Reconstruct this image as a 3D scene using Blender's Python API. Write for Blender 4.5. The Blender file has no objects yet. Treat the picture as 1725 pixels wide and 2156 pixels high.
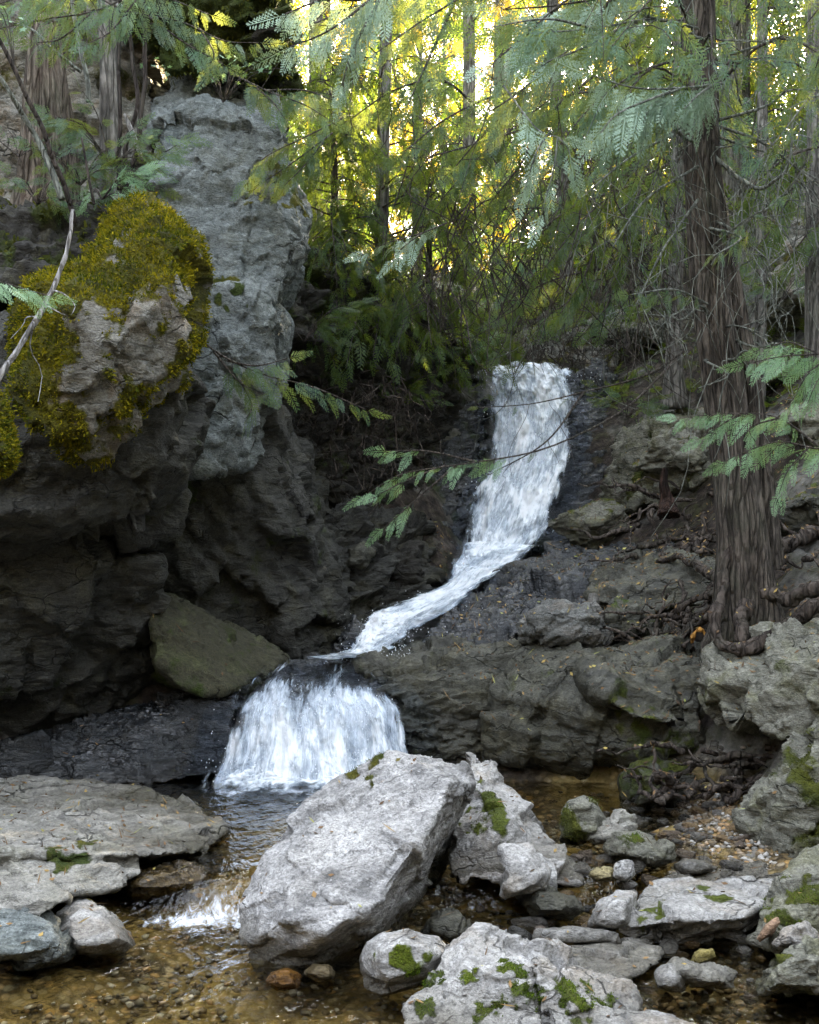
import bpy, bmesh, math, random
import numpy as np
from mathutils import Vector

# ------------------------------------------------------------------ camera, sky, sun, exposure
S = bpy.context.scene
COL = S.collection
F = 2516.0
EYE = 1.6
cam = bpy.data.objects.new('camera', bpy.data.cameras.new('camera'))
COL.objects.link(cam)
cam.location = (0, 0, EYE)
cam.rotation_euler = (math.radians(90), 0, 0)
cam.data.sensor_fit = 'VERTICAL'
cam.data.sensor_height = 36.0
cam.data.lens = 36.0 * F / 2156.0
cam.data.clip_start = 0.05
cam.data.clip_end = 1000
S.camera = cam

SUN_ELEV, SUN_AZ = math.radians(29), math.radians(24)      # azimuth measured from +Y towards +X
world = bpy.data.worlds.new('World')
S.world = world
world.use_nodes = True
wn = world.node_tree
bg = wn.nodes['Background']
sky = wn.nodes.new('ShaderNodeTexSky')
sky.sky_type = 'NISHITA'
sky.sun_disc = False
sky.sun_elevation = SUN_ELEV
sky.sun_rotation = SUN_AZ
sky.air_density = 1.0
sky.dust_density = 2.5
hs = wn.nodes.new('ShaderNodeHueSaturation')
hs.inputs['Saturation'].default_value = 0.36
wn.links.new(sky.outputs[0], hs.inputs['Color'])
wn.links.new(hs.outputs[0], bg.inputs['Color'])
bg.inputs['Strength'].default_value = 0.15
sun = bpy.data.objects.new('sun', bpy.data.lights.new('sun', 'SUN'))
COL.objects.link(sun)
sun.data.energy = 5.0
sun.data.angle = math.radians(0.5)
sun.data.color = (1.0, 0.80, 0.50)
sd = Vector((math.sin(SUN_AZ) * math.cos(SUN_ELEV), math.cos(SUN_AZ) * math.cos(SUN_ELEV), math.sin(SUN_ELEV)))
sun.rotation_euler = sd.to_track_quat('Z', 'Y').to_euler()
sun.location = (10, 30, 25)
S.view_settings.view_transform = 'Standard'
S.view_settings.look = 'None'
S.view_settings.exposure = 3.95
S.view_settings.gamma = 1.0
S.render.engine = 'CYCLES'
cy = S.cycles
cy.use_denoising = True
cy.max_bounces = 7
cy.diffuse_bounces = 4
cy.glossy_bounces = 3
cy.transmission_bounces = 4
cy.transparent_max_bounces = 12
cy.caustics_reflective = False
cy.caustics_refractive = False
cy.sample_clamp_indirect = 6

# ------------------------------------------------------------------ helpers
def P(px, py, d):
    return np.array([(px - 862.5) / F * d, d, EYE - (py - 1078.0) / F * d])

def PP(l):
    return np.array([P(*a) for a in l])

rg = np.random.default_rng(7)
_perm = np.random.default_rng(11).permutation(256)
_perm = np.concatenate([_perm, _perm, _perm])
_grad = np.random.default_rng(12).normal(size=(256, 3))
_grad /= np.linalg.norm(_grad, axis=1)[:, None]
_rnd = np.random.default_rng(13).random((256, 3))

def _h(i):
    i = i & 255
    return _perm[_perm[_perm[i[:, 0]] + i[:, 1]] + i[:, 2]]

def pnoise(p):
    i = np.floor(p).astype(np.int64)
    f = p - i
    u = f * f * f * (f * (f * 6 - 15) + 10)
    r = np.zeros(len(p))
    for dx in (0, 1):
        for dy in (0, 1):
            for dz in (0, 1):
                o = np.array([dx, dy, dz])
                g = _grad[_h(i + o)]
                w = np.abs(1 - dx - u[:, 0]) * np.abs(1 - dy - u[:, 1]) * np.abs(1 - dz - u[:, 2])
                r += w * ((f - o) * g).sum(1)
    return r * 1.6

def fbm(p, oct=4, lac=2.03, gain=0.5):
    r = np.zeros(len(p)); a = 1.0
    for k in range(oct):
        r += a * pnoise(p + 17.3 * k); p = p * lac; a *= gain
    return r

def facet(p):
    i = np.floor(p).astype(np.int64)
    best = np.full(len(p), 9e9); sec = best.copy()
    val = np.zeros(len(p))
    for dx in (-1, 0, 1):
        for dy in (-1, 0, 1):
            for dz in (-1, 0, 1):
                c = i + np.array([dx, dy, dz])
                h = _h(c)
                q = p - (c + _rnd[h])
                d = (q * q).sum(1)
                m = d < best
                sec = np.where(m, best, np.minimum(sec, d))
                v = (q * _grad[(h * 7 + 3) & 255]).sum(1) + (_rnd[(h * 5 + 1) & 255, 0] - .5) * .5
                val = np.where(m, v, val)
                best = np.where(m, d, best)
    return val, np.sqrt(sec) - np.sqrt(best)

def sstep(a, b, x):
    t = np.clip((x - a) / (b - a), 0, 1)
    return t * t * (3 - 2 * t)

def rotm(ax, ang):
    ax = np.asarray(ax, float); ax = ax / np.linalg.norm(ax)
    K = np.array([[0, -ax[2], ax[1]], [ax[2], 0, -ax[0]], [-ax[1], ax[0], 0]])
    return np.eye(3) + math.sin(ang) * K + (1 - math.cos(ang)) * K @ K

WL = {}

def np_mesh(name, V, Q, mat=None, smooth=True, attrs=None, uv=None):
    me = bpy.data.meshes.new(name)
    V = np.ascontiguousarray(V, dtype=np.float32); Q = np.ascontiguousarray(Q, dtype=np.int32)
    k = Q.shape[1]
    me.vertices.add(len(V)); me.vertices.foreach_set('co', V.ravel())
    me.loops.add(Q.size); me.loops.foreach_set('vertex_index', Q.ravel())
    me.polygons.add(len(Q)); me.polygons.foreach_set('loop_start', np.arange(0, Q.size, k, dtype=np.int32))
    me.update(calc_edges=True)
    if smooth:
        me.polygons.foreach_set('use_smooth', np.ones(len(Q), dtype=bool))
    for an, av in (attrs or {}).items():
        a = me.attributes.new(an, 'FLOAT', 'POINT'); a.data.foreach_set('value', np.asarray(av, dtype=np.float32))
    if uv is not None:
        u = me.uv_layers.new(name='UVMap'); u.data.foreach_set('uv', np.asarray(uv, dtype=np.float32)[Q.ravel()].ravel())
    if mat: me.materials.append(mat)
    return me

def obj(name, V, Q, mat, parent=None, origin=None, **kw):
    """one mesh object; vertices come in world coordinates"""
    V = np.asarray(V, float)
    if parent is not None:
        L = WL[parent]
    elif origin is not None:
        L = np.asarray(origin, float)
    else:
        L = np.array([(V[:, 0].min() + V[:, 0].max()) / 2, (V[:, 1].min() + V[:, 1].max()) / 2, V[:, 2].min()])
    o = bpy.data.objects.new(name, np_mesh(name, V - L, Q, mat, **kw))
    COL.objects.link(o)
    if parent is not None: o.parent = parent
    else: o.location = L
    WL[o] = L
    return o

def tag(o, label, cat, group=None, kind=None):
    if label: o['label'] = label
    if cat: o['category'] = cat
    if group: o['group'] = group
    if kind: o['kind'] = kind
    return o

def empty(name, loc, label, cat, group=None):
    o = bpy.data.objects.new(name, None); COL.objects.link(o)
    o.location = loc; o.empty_display_size = .2
    WL[o] = np.asarray(loc, float)
    return tag(o, label, cat, group)

class Geo:
    def __init__(s): s.V = []; s.Q = []; s.n = 0
    def add(s, V, Q):
        s.V.append(np.asarray(V, float)); s.Q.append(np.asarray(Q) + s.n); s.n += len(V)
    def get(s): return np.concatenate(s.V), np.concatenate(s.Q)

def spline(pts, n):
    pts = np.asarray(pts, float)
    q = np.vstack([2 * pts[0] - pts[1], pts, 2 * pts[-1] - pts[-2]])
    seg = len(pts) - 1
    t = np.linspace(0, seg, n); i = np.minimum(t.astype(int), seg - 1); f = (t - i)[:, None]
    a, b, c, d = q[i], q[i + 1], q[i + 2], q[i + 3]
    return .5 * (2 * b + (c - a) * f + (2 * a - 5 * b + 4 * c - d) * f ** 2 + (3 * b - a - 3 * c + d) * f ** 3)

def tube(path, rad, sides=8, cap=True):
    path = np.asarray(path, float); n = len(path)
    rad = np.broadcast_to(np.asarray(rad, float), (n,))
    T = np.gradient(path, axis=0); T /= np.linalg.norm(T, axis=1)[:, None] + 1e-12
    ref = np.array([0, 1., 0]) if abs(T[0, 1]) < .8 else np.array([1., 0, 0])
    N = np.zeros((n, 3)); v = np.cross(T[0], ref); v /= np.linalg.norm(v)
    for i in range(n):
        v = v - T[i] * v.dot(T[i]); v /= np.linalg.norm(v) + 1e-12; N[i] = v
    B = np.cross(T, N)
    a = np.arange(sides) / sides * 2 * math.pi
    V = path[:, None] + rad[:, None, None] * (np.cos(a)[None, :, None] * N[:, None] + np.sin(a)[None, :, None] * B[:, None])
    V = V.reshape(-1, 3)
    i = np.arange(n - 1)[:, None] * sides; j = np.arange(sides)[None]; k = (j + 1) % sides
    Q = np.stack([i + j, i + k, i + sides + k, i + sides + j], -1).reshape(-1, 4)
    if cap:
        for base, c in ((0, path[0]), ((n - 1) * sides, path[-1])):
            ci = len(V); V = np.vstack([V, c[None]])
            jj = np.arange(0, sides, 2)
            q = np.stack([np.full(len(jj), ci), base + jj, base + (jj + 1) % sides, base + (jj + 2) % sides], -1)
            Q = np.vstack([Q, q if base else q[:, ::-1]])
    return V, Q

# ------------------------------------------------------------------ materials
class NT:
    def __init__(s, name):
        s.m = bpy.data.materials.new(name); s.m.use_nodes = True
        s.t = s.m.node_tree; s.t.nodes.clear()
    def n(s, typ, **kw):
        o = s.t.nodes.new('ShaderNode' + typ)
        ins = kw.pop('ins', {})
        for k, v in kw.items(): setattr(o, k, v)
        for k, v in ins.items():
            if isinstance(v, bpy.types.NodeSocket): s.t.links.new(v, o.inputs[k])
            else: o.inputs[k].default_value = v
        return o
    def coord(s, scale=(1, 1, 1), rot=(0, 0, 0), uv=False):
        src = s.n('TexCoord').outputs['UV'] if uv else s.n('NewGeometry').outputs['Position']
        return s.n('Mapping', ins={'Vector': src, 'Scale': scale, 'Rotation': rot}).outputs[0]
    def noise(s, co, scale, detail=5, rough=.6, dist=0):
        return s.n('TexNoise', ins={'Vector': co, 'Scale': scale, 'Detail': detail, 'Roughness': rough, 'Distortion': dist}).outputs['Fac']
    def ramp(s, fac, stops):
        r = s.n('ValToRGB'); s.t.links.new(fac, r.inputs[0])
        e = r.color_ramp.elements
        while len(e) < len(stops): e.new(.5)
        for i, (p, c) in enumerate(stops):
            e[i].position = p
            e[i].color = (c, c, c, 1) if not isinstance(c, tuple) else (*c, 1)
        return r.outputs[0]
    def mix(s, fac, a, b, mode='MIX'):
        r = s.n('Mix', data_type='RGBA', blend_type=mode)
        for k, v in ((0, fac), (6, a), (7, b)):
            if isinstance(v, bpy.types.NodeSocket): s.t.links.new(v, r.inputs[k])
            else: r.inputs[k].default_value = v if k == 0 else (*v, 1)
        return r.outputs[2]
    def math(s, op, a, b=0.0):
        r = s.n('Math', operation=op)
        for k, v in ((0, a), (1, b)):
            if isinstance(v, bpy.types.NodeSocket): s.t.links.new(v, r.inputs[k])
            else: r.inputs[k].default_value = v
        return r.outputs[0]
    def attr(s, name): return s.n('Attribute', attribute_name=name).outputs['Fac']
    def bump(s, h, strength, dist, normal=None):
        ins = {'Height': h, 'Strength': strength, 'Distance': dist}
        if normal is not None: ins['Normal'] = normal
        return s.n('Bump', ins=ins).outputs[0]
    def pbsdf(s, col, rough, normal=None, spec=.4):
        ins = {'Base Color': col if isinstance(col, bpy.types.NodeSocket) else (*col, 1), 'Roughness': rough, 'Specular IOR Level': spec}
        if normal is not None: ins['Normal'] = normal
        return s.n('BsdfPrincipled', ins=ins)
    def out(s, sh, disp=None):
        o = s.n('OutputMaterial'); s.t.links.new(sh, o.inputs['Surface'])
        return s.m

def rock_mat(name, dark, light, moss=(.13, .12, .012), moss2=(.05, .075, .01), stain=(.2, .13, .07), stain_amt=.3, rough=.75, lichen=.25, grit=1.0,
             strata=(1, 1, 3), srot=(0.1, .25, 0), spec=.35, crack=1.0, bumpk=1.0, scale=1.0):
    m = NT(name)
    co = m.coord(); st = m.coord(scale=strata, rot=srot)
    big = m.noise(co, 2.2 * scale, 6, .62, .6)
    mid = m.noise(st, 9 * scale, 8, .68, .4)
    fine = m.noise(st, 60 * scale, 4, .7)
    grain = m.noise(co, 150 * scale, 2, .8)
    f = m.math('ADD', m.math('MULTIPLY', big, .5), m.math('MULTIPLY', mid, .5))
    col = m.ramp(f, [(.39, dark), (.5, tuple((a + b) / 2 for a, b in zip(dark, light))), (.61, light)])
    col = m.mix(m.math('MULTIPLY', m.ramp(m.noise(co, 3.7, 5, .6, 1.0), [(.5, 0.), (.68, 1.)]), stain_amt), col, stain)
    sp = m.math('MULTIPLY', m.ramp(m.noise(co, 26, 3, .75), [(.58, 0.), (.66, 1.)]), lichen)
    col = m.mix(sp, col, tuple(min(.6, c * 1.7 + .03) for c in light))
    sp2 = m.math('MULTIPLY', m.ramp(m.noise(co, 45, 4, .8), [(.36, 1.), (.45, 0.)]), .55)
    col = m.mix(sp2, col, tuple(c * .45 for c in dark))
    wob = m.n('VectorMath', operation='ADD', ins={0: st, 1: m.n('VectorMath', operation='SCALE', ins={0: m.n('TexNoise', ins={'Vector': co, 'Scale': 6., 'Detail': 3.}).outputs['Color'], 'Scale': .35}).outputs[0]}).outputs[0]
    vor = m.n('TexVoronoi', feature='DISTANCE_TO_EDGE', ins={'Vector': wob, 'Scale': 3.2 * scale}).outputs['Distance']
    crk = m.ramp(vor, [(.0, 1.), (.025, 0.)])
    crk = m.math('MULTIPLY', crk, m.ramp(m.noise(co, 1.9, 2), [(.48, 0.), (.58, .8 * crack)]))
    col = m.mix(crk, col, tuple(c * .25 for c in dark))
    col = m.mix(1.0, col, m.ramp(grain, [(.3, 1 - .36 * grit), (.5, 1.), (.7, 1 + .25 * grit)]), 'MULTIPLY')
    col = m.mix(1.0, col, m.ramp(fine, [(.36, 1 - .38 * grit), (.5, 1.), (.66, 1 + .2 * grit)]), 'MULTIPLY')
    mo = m.attr('moss')
    mt = m.ramp(m.math('ADD', mo, m.math('MULTIPLY', m.math('SUBTRACT', m.noise(co, 22, 5, .7), .5), .9)), [(.38, 0.), (.62, 1.)])
    mc = m.mix(m.ramp(m.noise(co, 5, 4, .6), [(.4, 0.), (.6, 1.)]), moss2, moss)
    mc = m.mix(m.ramp(m.noise(co, 90, 3, .7), [(.35, .55), (.6, 0.)]), mc, tuple(c * .3 for c in moss2))
    col = m.mix(mt, col, mc)
    hm = m.noise(st, 7 * scale, 4, .5, .5)
    pit = m.ramp(big, [(.42, .25), (.6, 1.)])
    h = m.math('ADD', m.math('MULTIPLY', hm, .9), m.math('MULTIPLY', m.math('MULTIPLY', m.math('ADD', fine, m.math('MULTIPLY', mid, .8)), pit), .38))
    step = m.n('TexVoronoi', feature='F1', ins={'Vector': wob, 'Scale': 5.5 * scale})
    h = m.math('ADD', h, m.math('MULTIPLY', m.n('SeparateColor', ins={'Color': step.outputs['Color']}).outputs[0], .16))
    h = m.math('SUBTRACT', h, m.math('MULTIPLY', crk, .5))
    h = m.math('ADD', h, m.math('MULTIPLY', mt, m.math('MULTIPLY', m.noise(co, 110, 3, .7), .5)))
    px = m.n('SeparateXYZ', ins={0: m.n('NewGeometry').outputs['Position']})
    zw = m.math('MULTIPLY', m.math('GREATER_THAN', px.outputs[1], 4.85), .12)
    wl = m.math('SUBTRACT', m.math('SUBTRACT', px.outputs[2], zw), m.math('MULTIPLY', m.math('SUBTRACT', big, .5), .22))
    wet = m.math('MULTIPLY', m.ramp(wl, [(.03, 1.), (.13, 0.)]), m.math('LESS_THAN', px.outputs[1], 6.9))
    col = m.mix(wet, col, m.mix(1.0, col, (.36, .345, .30), 'MULTIPLY'))
    nrm = m.bump(h, .9 * bumpk, .06)
    rr = m.mix(mt, (rough,) * 3, (.95,) * 3)
    rr = m.mix(wet, rr, (.28,) * 3)
    rr2 = m.math('ADD', rr, m.math('MULTIPLY', m.math('SUBTRACT', mid, .5), .5))
    return m.out(m.pbsdf(col, rr2, nrm, spec).outputs[0])

def leaf_mat(name, c1, c2, trans, tw=.45, rough=.5):
    m = NT(name)
    co = m.coord()
    r = m.n('NewGeometry').outputs['Random Per Island']
    f = m.math('ADD', m.math('MULTIPLY', m.noise(co, 2.4, 3), .75), m.math('MULTIPLY', r, .3))
    col = m.ramp(f, [(.36, c1), (.68, c2)])
    tc = m.mix(.65, col, trans)
    pb = m.pbsdf(col, rough, spec=.45)
    tr = m.n('BsdfTranslucent', ins={'Color': tc})
    mx = m.n('MixShader', ins={0: tw, 1: pb.outputs[0], 2: tr.outputs[0]})
    return m.out(mx.outputs[0])

def bark_mat(name, dark, light, green=(.08, .1, .06), gamt=.2, sx=28, sz=2.2, bumpk=1.0):
    m = NT(name)
    st = m.coord(scale=(1, 1, sz / sx)); co = m.coord()
    st2 = m.coord(scale=(1, 1, .22))
    a = m.noise(st, sx, 6, .65, .6); b = m.noise(st2, sx * 3, 4, .75, .4)
    f = m.math('ADD', m.math('MULTIPLY', a, .6), m.math('MULTIPLY', b, .4))
    wv = m.n('VectorMath', operation='ADD', ins={0: m.coord(scale=(1, 1, .13)), 1: m.n('VectorMath', operation='SCALE', ins={0: m.n('TexNoise', ins={'Vector': st2, 'Scale': 12., 'Detail': 2.}).outputs['Color'], 'Scale': .06}).outputs[0]}).outputs[0]
    vor = m.n('TexVoronoi', feature='DISTANCE_TO_EDGE', ins={'Vector': wv, 'Scale': sx * 1.1}).outputs['Distance']
    crk = m.ramp(vor, [(.0, 1.), (.16, 0.)])
    col = m.ramp(f, [(.38, dark), (.60, light)])
    col = m.mix(m.math('MULTIPLY', crk, .5), col, tuple(c * .7 for c in dark))
    col = m.mix(1.0, col, m.ramp(m.noise(co, 7, 4, .6), [(.35, .65), (.65, 1.3)]), 'MULTIPLY')
    col = m.mix(m.math('MULTIPLY', m.ramp(m.noise(co, 4, 5, .7), [(.5, 0.), (.7, 1.)]), gamt), col, green)
    nrm = m.bump(m.math('SUBTRACT', f, m.math('MULTIPLY', crk, .6)), 1.0 * bumpk, .03)
    return m.out(m.pbsdf(col, .85, nrm, .2).outputs[0])

M = {}
M['boulder'] = rock_mat('boulder_stone', (.13, .128, .124), (.56, .55, .53), rough=.7, lichen=.3, stain_amt=.15, stain=(.2, .17, .12), crack=.5, strata=(1, 1, 1.8), srot=(.4, .5, 0))
M['pale'] = rock_mat('pale_stone', (.15, .145, .135), (.50, .49, .465), stain=(.23, .175, .105), stain_amt=.45, lichen=.35, moss=(.12, .15, .01), moss2=(.07, .09, .015), crack=1.0, grit=.9, bumpk=.9, strata=(1, 1, 2))
M['warm'] = rock_mat('terrace_stone', (.17, .165, .145), (.38, .365, .32), stain=(.2, .2, .12), stain_amt=.3, strata=(1, 1, 3), crack=1.0, grit=.7)
M['cliff'] = rock_mat('cliff_stone', (.07, .083, .08), (.25, .275, .265), strata=(1, 1, 2.0), srot=(.1, -.35, 0), stain=(.12, .12, .07), stain_amt=.35)
M['outcrop'] = rock_mat('outcrop_stone', (.095, .094, .078), (.29, .28, .24), stain=(.22, .13, .05), stain_amt=.45, moss=(.15, .135, .006), moss2=(.06, .062, .008))
M['cave'] = rock_mat('cave_stone', (.011, .010, .008), (.043, .040, .031), stain=(.08, .075, .03), stain_amt=.5, moss=(.05, .06, .012), lichen=.1)  # shade of the recesses is put into this darkened stone colour
M['cave_mid'] = rock_mat('shade_dark_cliff_stone', (.019, .019, .016), (.078, .078, .066), stain=(.07, .065, .03), stain_amt=.5, moss=(.05, .06, .012), lichen=.15)  # cave and overhang shade partly put into the colour as darker stone
M['ramp'] = rock_mat('ramp_stone', (.022, .022, .012), (.066, .064, .036), stain=(.11, .13, .05), stain_amt=.6, moss=(.06, .09, .015), strata=(1, 2.5, 1))
M['wet'] = rock_mat('wet_stone', (.014, .016, .018), (.06, .066, .070), rough=.16, spec=1.0, lichen=.06, strata=(1, 1, 4), srot=(.1, .2, 0), stain=(.04, .035, .02), moss=(.05, .07, .012), moss2=(.02, .04, .01))
M['ledge'] = rock_mat('ledge_stone', (.026, .026, .020), (.105, .104, .08), rough=.55, bumpk=.8, strata=(1, 1, 2.2), srot=(.1, .18, 0), stain=(.11, .10, .05), stain_amt=.4, moss=(.09, .10, .015))
M['bank'] = rock_mat('bank_stone', (.11, .11, .085), (.27, .265, .215), stain=(.15, .15, .06), stain_amt=.6, moss=(.12, .13, .012), moss2=(.06, .075, .012))
M['ledge_boulder'] = rock_mat('ledge_boulder_stone', (.06, .06, .055), (.20, .205, .19), strata=(1, 1, 2), moss=(.09, .10, .015))
M['leaf'] = leaf_mat('cedar_leaf', (.022, .068, .040), (.075, .165, .088), (.34, .36, .03))
M['leaf_pale'] = leaf_mat('cedar_leaf_pale', (.14, .22, .16), (.28, .40, .29), (.30, .34, .10), .3)
M['leaf_bright'] = leaf_mat('cedar_leaf_fresh', (.09, .19, .10), (.22, .36, .19), (.25, .36, .08), .35)
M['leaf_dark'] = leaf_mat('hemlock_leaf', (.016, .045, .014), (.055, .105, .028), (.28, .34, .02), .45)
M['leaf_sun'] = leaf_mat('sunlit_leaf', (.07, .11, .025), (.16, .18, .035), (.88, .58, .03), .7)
M['leaf_mid'] = leaf_mat('green_gold_leaf', (.045, .105, .02), (.12, .21, .035), (.42, .58, .05), .65)
M['leaf_maple'] = leaf_mat('maple_leaf', (.09, .19, .015), (.16, .28, .02), (.45, .55, .03), .55)
M['bark'] = bark_mat('cedar_bark', (.022, .018, .014), (.155, .132, .108), gamt=.25)
M['bark_grey'] = bark_mat('grey_bark', (.055, .052, .045), (.24, .225, .20), gamt=.25, sx=20)
M['bark_dark'] = bark_mat('dark_bark', (.025, .02, .017), (.085, .07, .06), gamt=.2)
M['root'] = bark_mat('root_bark', (.022, .017, .014), (.105, .085, .07), gamt=.15, sx=16, sz=9)
M['dead'] = bark_mat('dead_wood', (.035, .022, .014), (.20, .17, .135), gamt=.3, sx=22, sz=1.6)
M['pale_wood'] = bark_mat('bleached_wood', (.16, .15, .14), (.50, .49, .47), gamt=.3, sx=30)
M['twig'] = bark_mat('twig_bark', (.04, .034, .028), (.12, .10, .085), gamt=.3)
M['twig_lichen'] = bark_mat('lichen_twig', (.11, .115, .10), (.28, .30, .255), gamt=.3)

def moss_tuft_mat(name, c1, c2):
    m = NT(name); co = m.coord()
    r = m.n('NewGeometry').outputs['Random Per Island']
    f = m.math('ADD', m.math('MULTIPLY', m.noise(co, 5, 4, .6), .7), m.math('MULTIPLY', r, .35))
    col = m.ramp(f, [(.4, c1), (.72, c2)])
    tr = m.n('BsdfTranslucent', ins={'Color': col})
    mx = m.n('MixShader', ins={0: .3, 1: m.pbsdf(col, .9, spec=.1).outputs[0], 2: tr.outputs[0]})
    return m.out(mx.outputs[0])
M['tuft'] = moss_tuft_mat('moss_tuft', (.05, .066, .005), (.27, .225, .01))
M['tuft_green'] = moss_tuft_mat('moss_tuft_green', (.05, .085, .01), (.17, .25, .015))
M['tuft_dull'] = moss_tuft_mat('moss_tuft_dull', (.05, .06, .012), (.11, .12, .02))

def ground_mat():
    m = NT('forest_soil'); co = m.coord()
    a = m.noise(co, 1.6, 6, .65, .5); b = m.noise(co, 14, 6, .7); c = m.noise(co, 70, 4, .75)
    soil = m.ramp(b, [(.38, (.012, .010, .008)), (.52, (.04, .031, .025)), (.66, (.095, .075, .06))])
    rock = m.ramp(b, [(.35, (.06, .058, .052)), (.65, (.22, .21, .185))])
    col = m.mix(m.ramp(m.math('ADD', a, m.math('MULTIPLY', m.attr('rocky'), .3)), [(.52, 0.), (.66, 1.)]), soil, rock)
    green = m.ramp(m.noise(co, 5, 5, .7), [(.5, 0.), (.7, .7)])
    col = m.mix(green, col, (.055, .06, .018))
    bed = m.attr('bed')
    vo = m.n('TexVoronoi', ins={'Vector': co, 'Scale': 26.0, 'Randomness': 1.0})
    peb = m.ramp(m.n('SeparateColor', ins={'Color': vo.outputs['Color']}).outputs[0],
                 [(0., (.12, .085, .04)), (.35, (.27, .19, .085)), (.6, (.23, .215, .16)), (.82, (.42, .25, .08)), (1., (.44, .41, .33))])
    peb = m.mix(m.ramp(vo.outputs['Distance'], [(.35, 0.), (.6, .8)]), peb, (.025, .019, .01))
    peb = m.mix(m.ramp(m.noise(co, 2.3, 4), [(.42, 0.), (.6, .75)]), peb, (.33, .245, .085))
    col = m.mix(bed, col, peb)
    h = m.math('ADD', m.math('MULTIPLY', b, .7), m.math('MULTIPLY', c, .35))
    h = m.math('SUBTRACT', h, m.math('MULTIPLY', m.math('MULTIPLY', vo.outputs['Distance'], bed), .5))
    return m.out(m.pbsdf(col, .85, m.bump(h, 1.0, .05), .25).outputs[0])
M['ground'] = ground_mat()

def stream_mat():
    m = NT('stream_water'); co = m.coord(scale=(1, .55, 1))
    w1 = m.noise(co, 7, 3, .5, .8); w2 = m.noise(co, 26, 3, .55, .5)
    h = m.math('ADD', m.math('MULTIPLY', w1, .8), m.math('MULTIPLY', w2, .3))
    h = m.math('MULTIPLY', h, m.math('ADD', .35, m.attr('rough')))
    nrm = m.bump(h, .8, .07)
    fr = m.n('Fresnel', ins={'IOR': 1.33, 'Normal': nrm}).outputs[0]
    tr = m.n('BsdfTransparent', ins={'Color': (.95, .89, .70, 1)})
    gl = m.n('BsdfGlossy', ins={'Color': (1, 1, 1, 1), 'Roughness': .05, 'Normal': nrm})
    mx = m.n('MixShader', ins={0: m.math('MINIMUM', m.math('MULTIPLY', fr, 1.6), 1.0), 1: tr.outputs[0], 2: gl.outputs[0]})
    foam = m.n('BsdfDiffuse', ins={'Color': (.72, .76, .8, 1)})
    fn = m.noise(m.coord(scale=(1.6, .7, 1)), 16, 6, .75, 1.2)
    ff = m.ramp(m.math('ADD', m.math('MULTIPLY', m.attr('foam'), .75), m.math('MULTIPLY', m.math('SUBTRACT', fn, .5), 1.3)), [(.30, 0.), (.62, .9)])
    mx2 = m.n('MixShader', ins={0: ff, 1: mx.outputs[0], 2: foam.outputs[0]})
    return m.out(mx2.outputs[0])
M['stream'] = stream_mat()

def fall_mat(name, lo, hi, us, vs):
    m = NT(name)
    co = m.coord(scale=(us, vs, 1), uv=True)
    a = m.noise(co, 1.0, 6, .72, .5)
    big = m.noise(m.coord(scale=(us * .28, vs * .3, 1), uv=True), 1.0, 3, .6, .6)
    b = m.noise(m.coord(scale=(us * 2.6, vs * 1.5, 1), uv=True), 1.0, 4, .7, .3)
    d = m.attr('dens')
    f = m.math('ADD', m.math('ADD', m.math('MULTIPLY', a, .65), m.math('MULTIPLY', b, .35)), m.math('ADD', m.math('MULTIPLY', m.math('SUBTRACT', d, .5), .55), m.math('MULTIPLY', m.math('SUBTRACT', big, .5), .62)))
    cov = m.ramp(f, [(lo - .07, 0.), (lo + .03, .45), (hi + .03, 1.)])
    nrm = m.bump(f, .7, .06)
    white = m.ramp(f, [(lo, (.50, .60, .70)), (hi, (.86, .92, .97)), (hi + .1, (.94, .97, 1.))])
    df = m.pbsdf(white, .35, nrm, .5)
    tl = m.n('BsdfTranslucent', ins={'Color': (.8, .85, .9, 1)})
    wh = m.n('MixShader', ins={0: .06, 1: df.outputs[0], 2: tl.outputs[0]})
    tr = m.n('BsdfTransparent', ins={'Color': (.95, .97, 1, 1)})
    gl = m.n('BsdfGlossy', ins={'Roughness': .12, 'Normal': nrm})
    wt = m.n('MixShader', ins={0: m.ramp(d, [(.0, 0.), (.5, .10)]), 1: tr.outputs[0], 2: gl.outputs[0]})
    mx = m.n('MixShader', ins={0: cov, 1: wt.outputs[0], 2: wh.outputs[0]})
    return m.out(mx.outputs[0])
M['fall'] = fall_mat('upper_fall_water', .42, .58, 22, 16)
M['fall_low'] = fall_mat('lower_fall_water', .44, .62, 34, 6)
M['chute'] = fall_mat('chute_water', .40, .58, 9, 12)
mm = NT('spray_drop')
M['drop'] = mm.out(mm.pbsdf((.85, .88, .92), .3, spec=.5).outputs[0])

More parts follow.
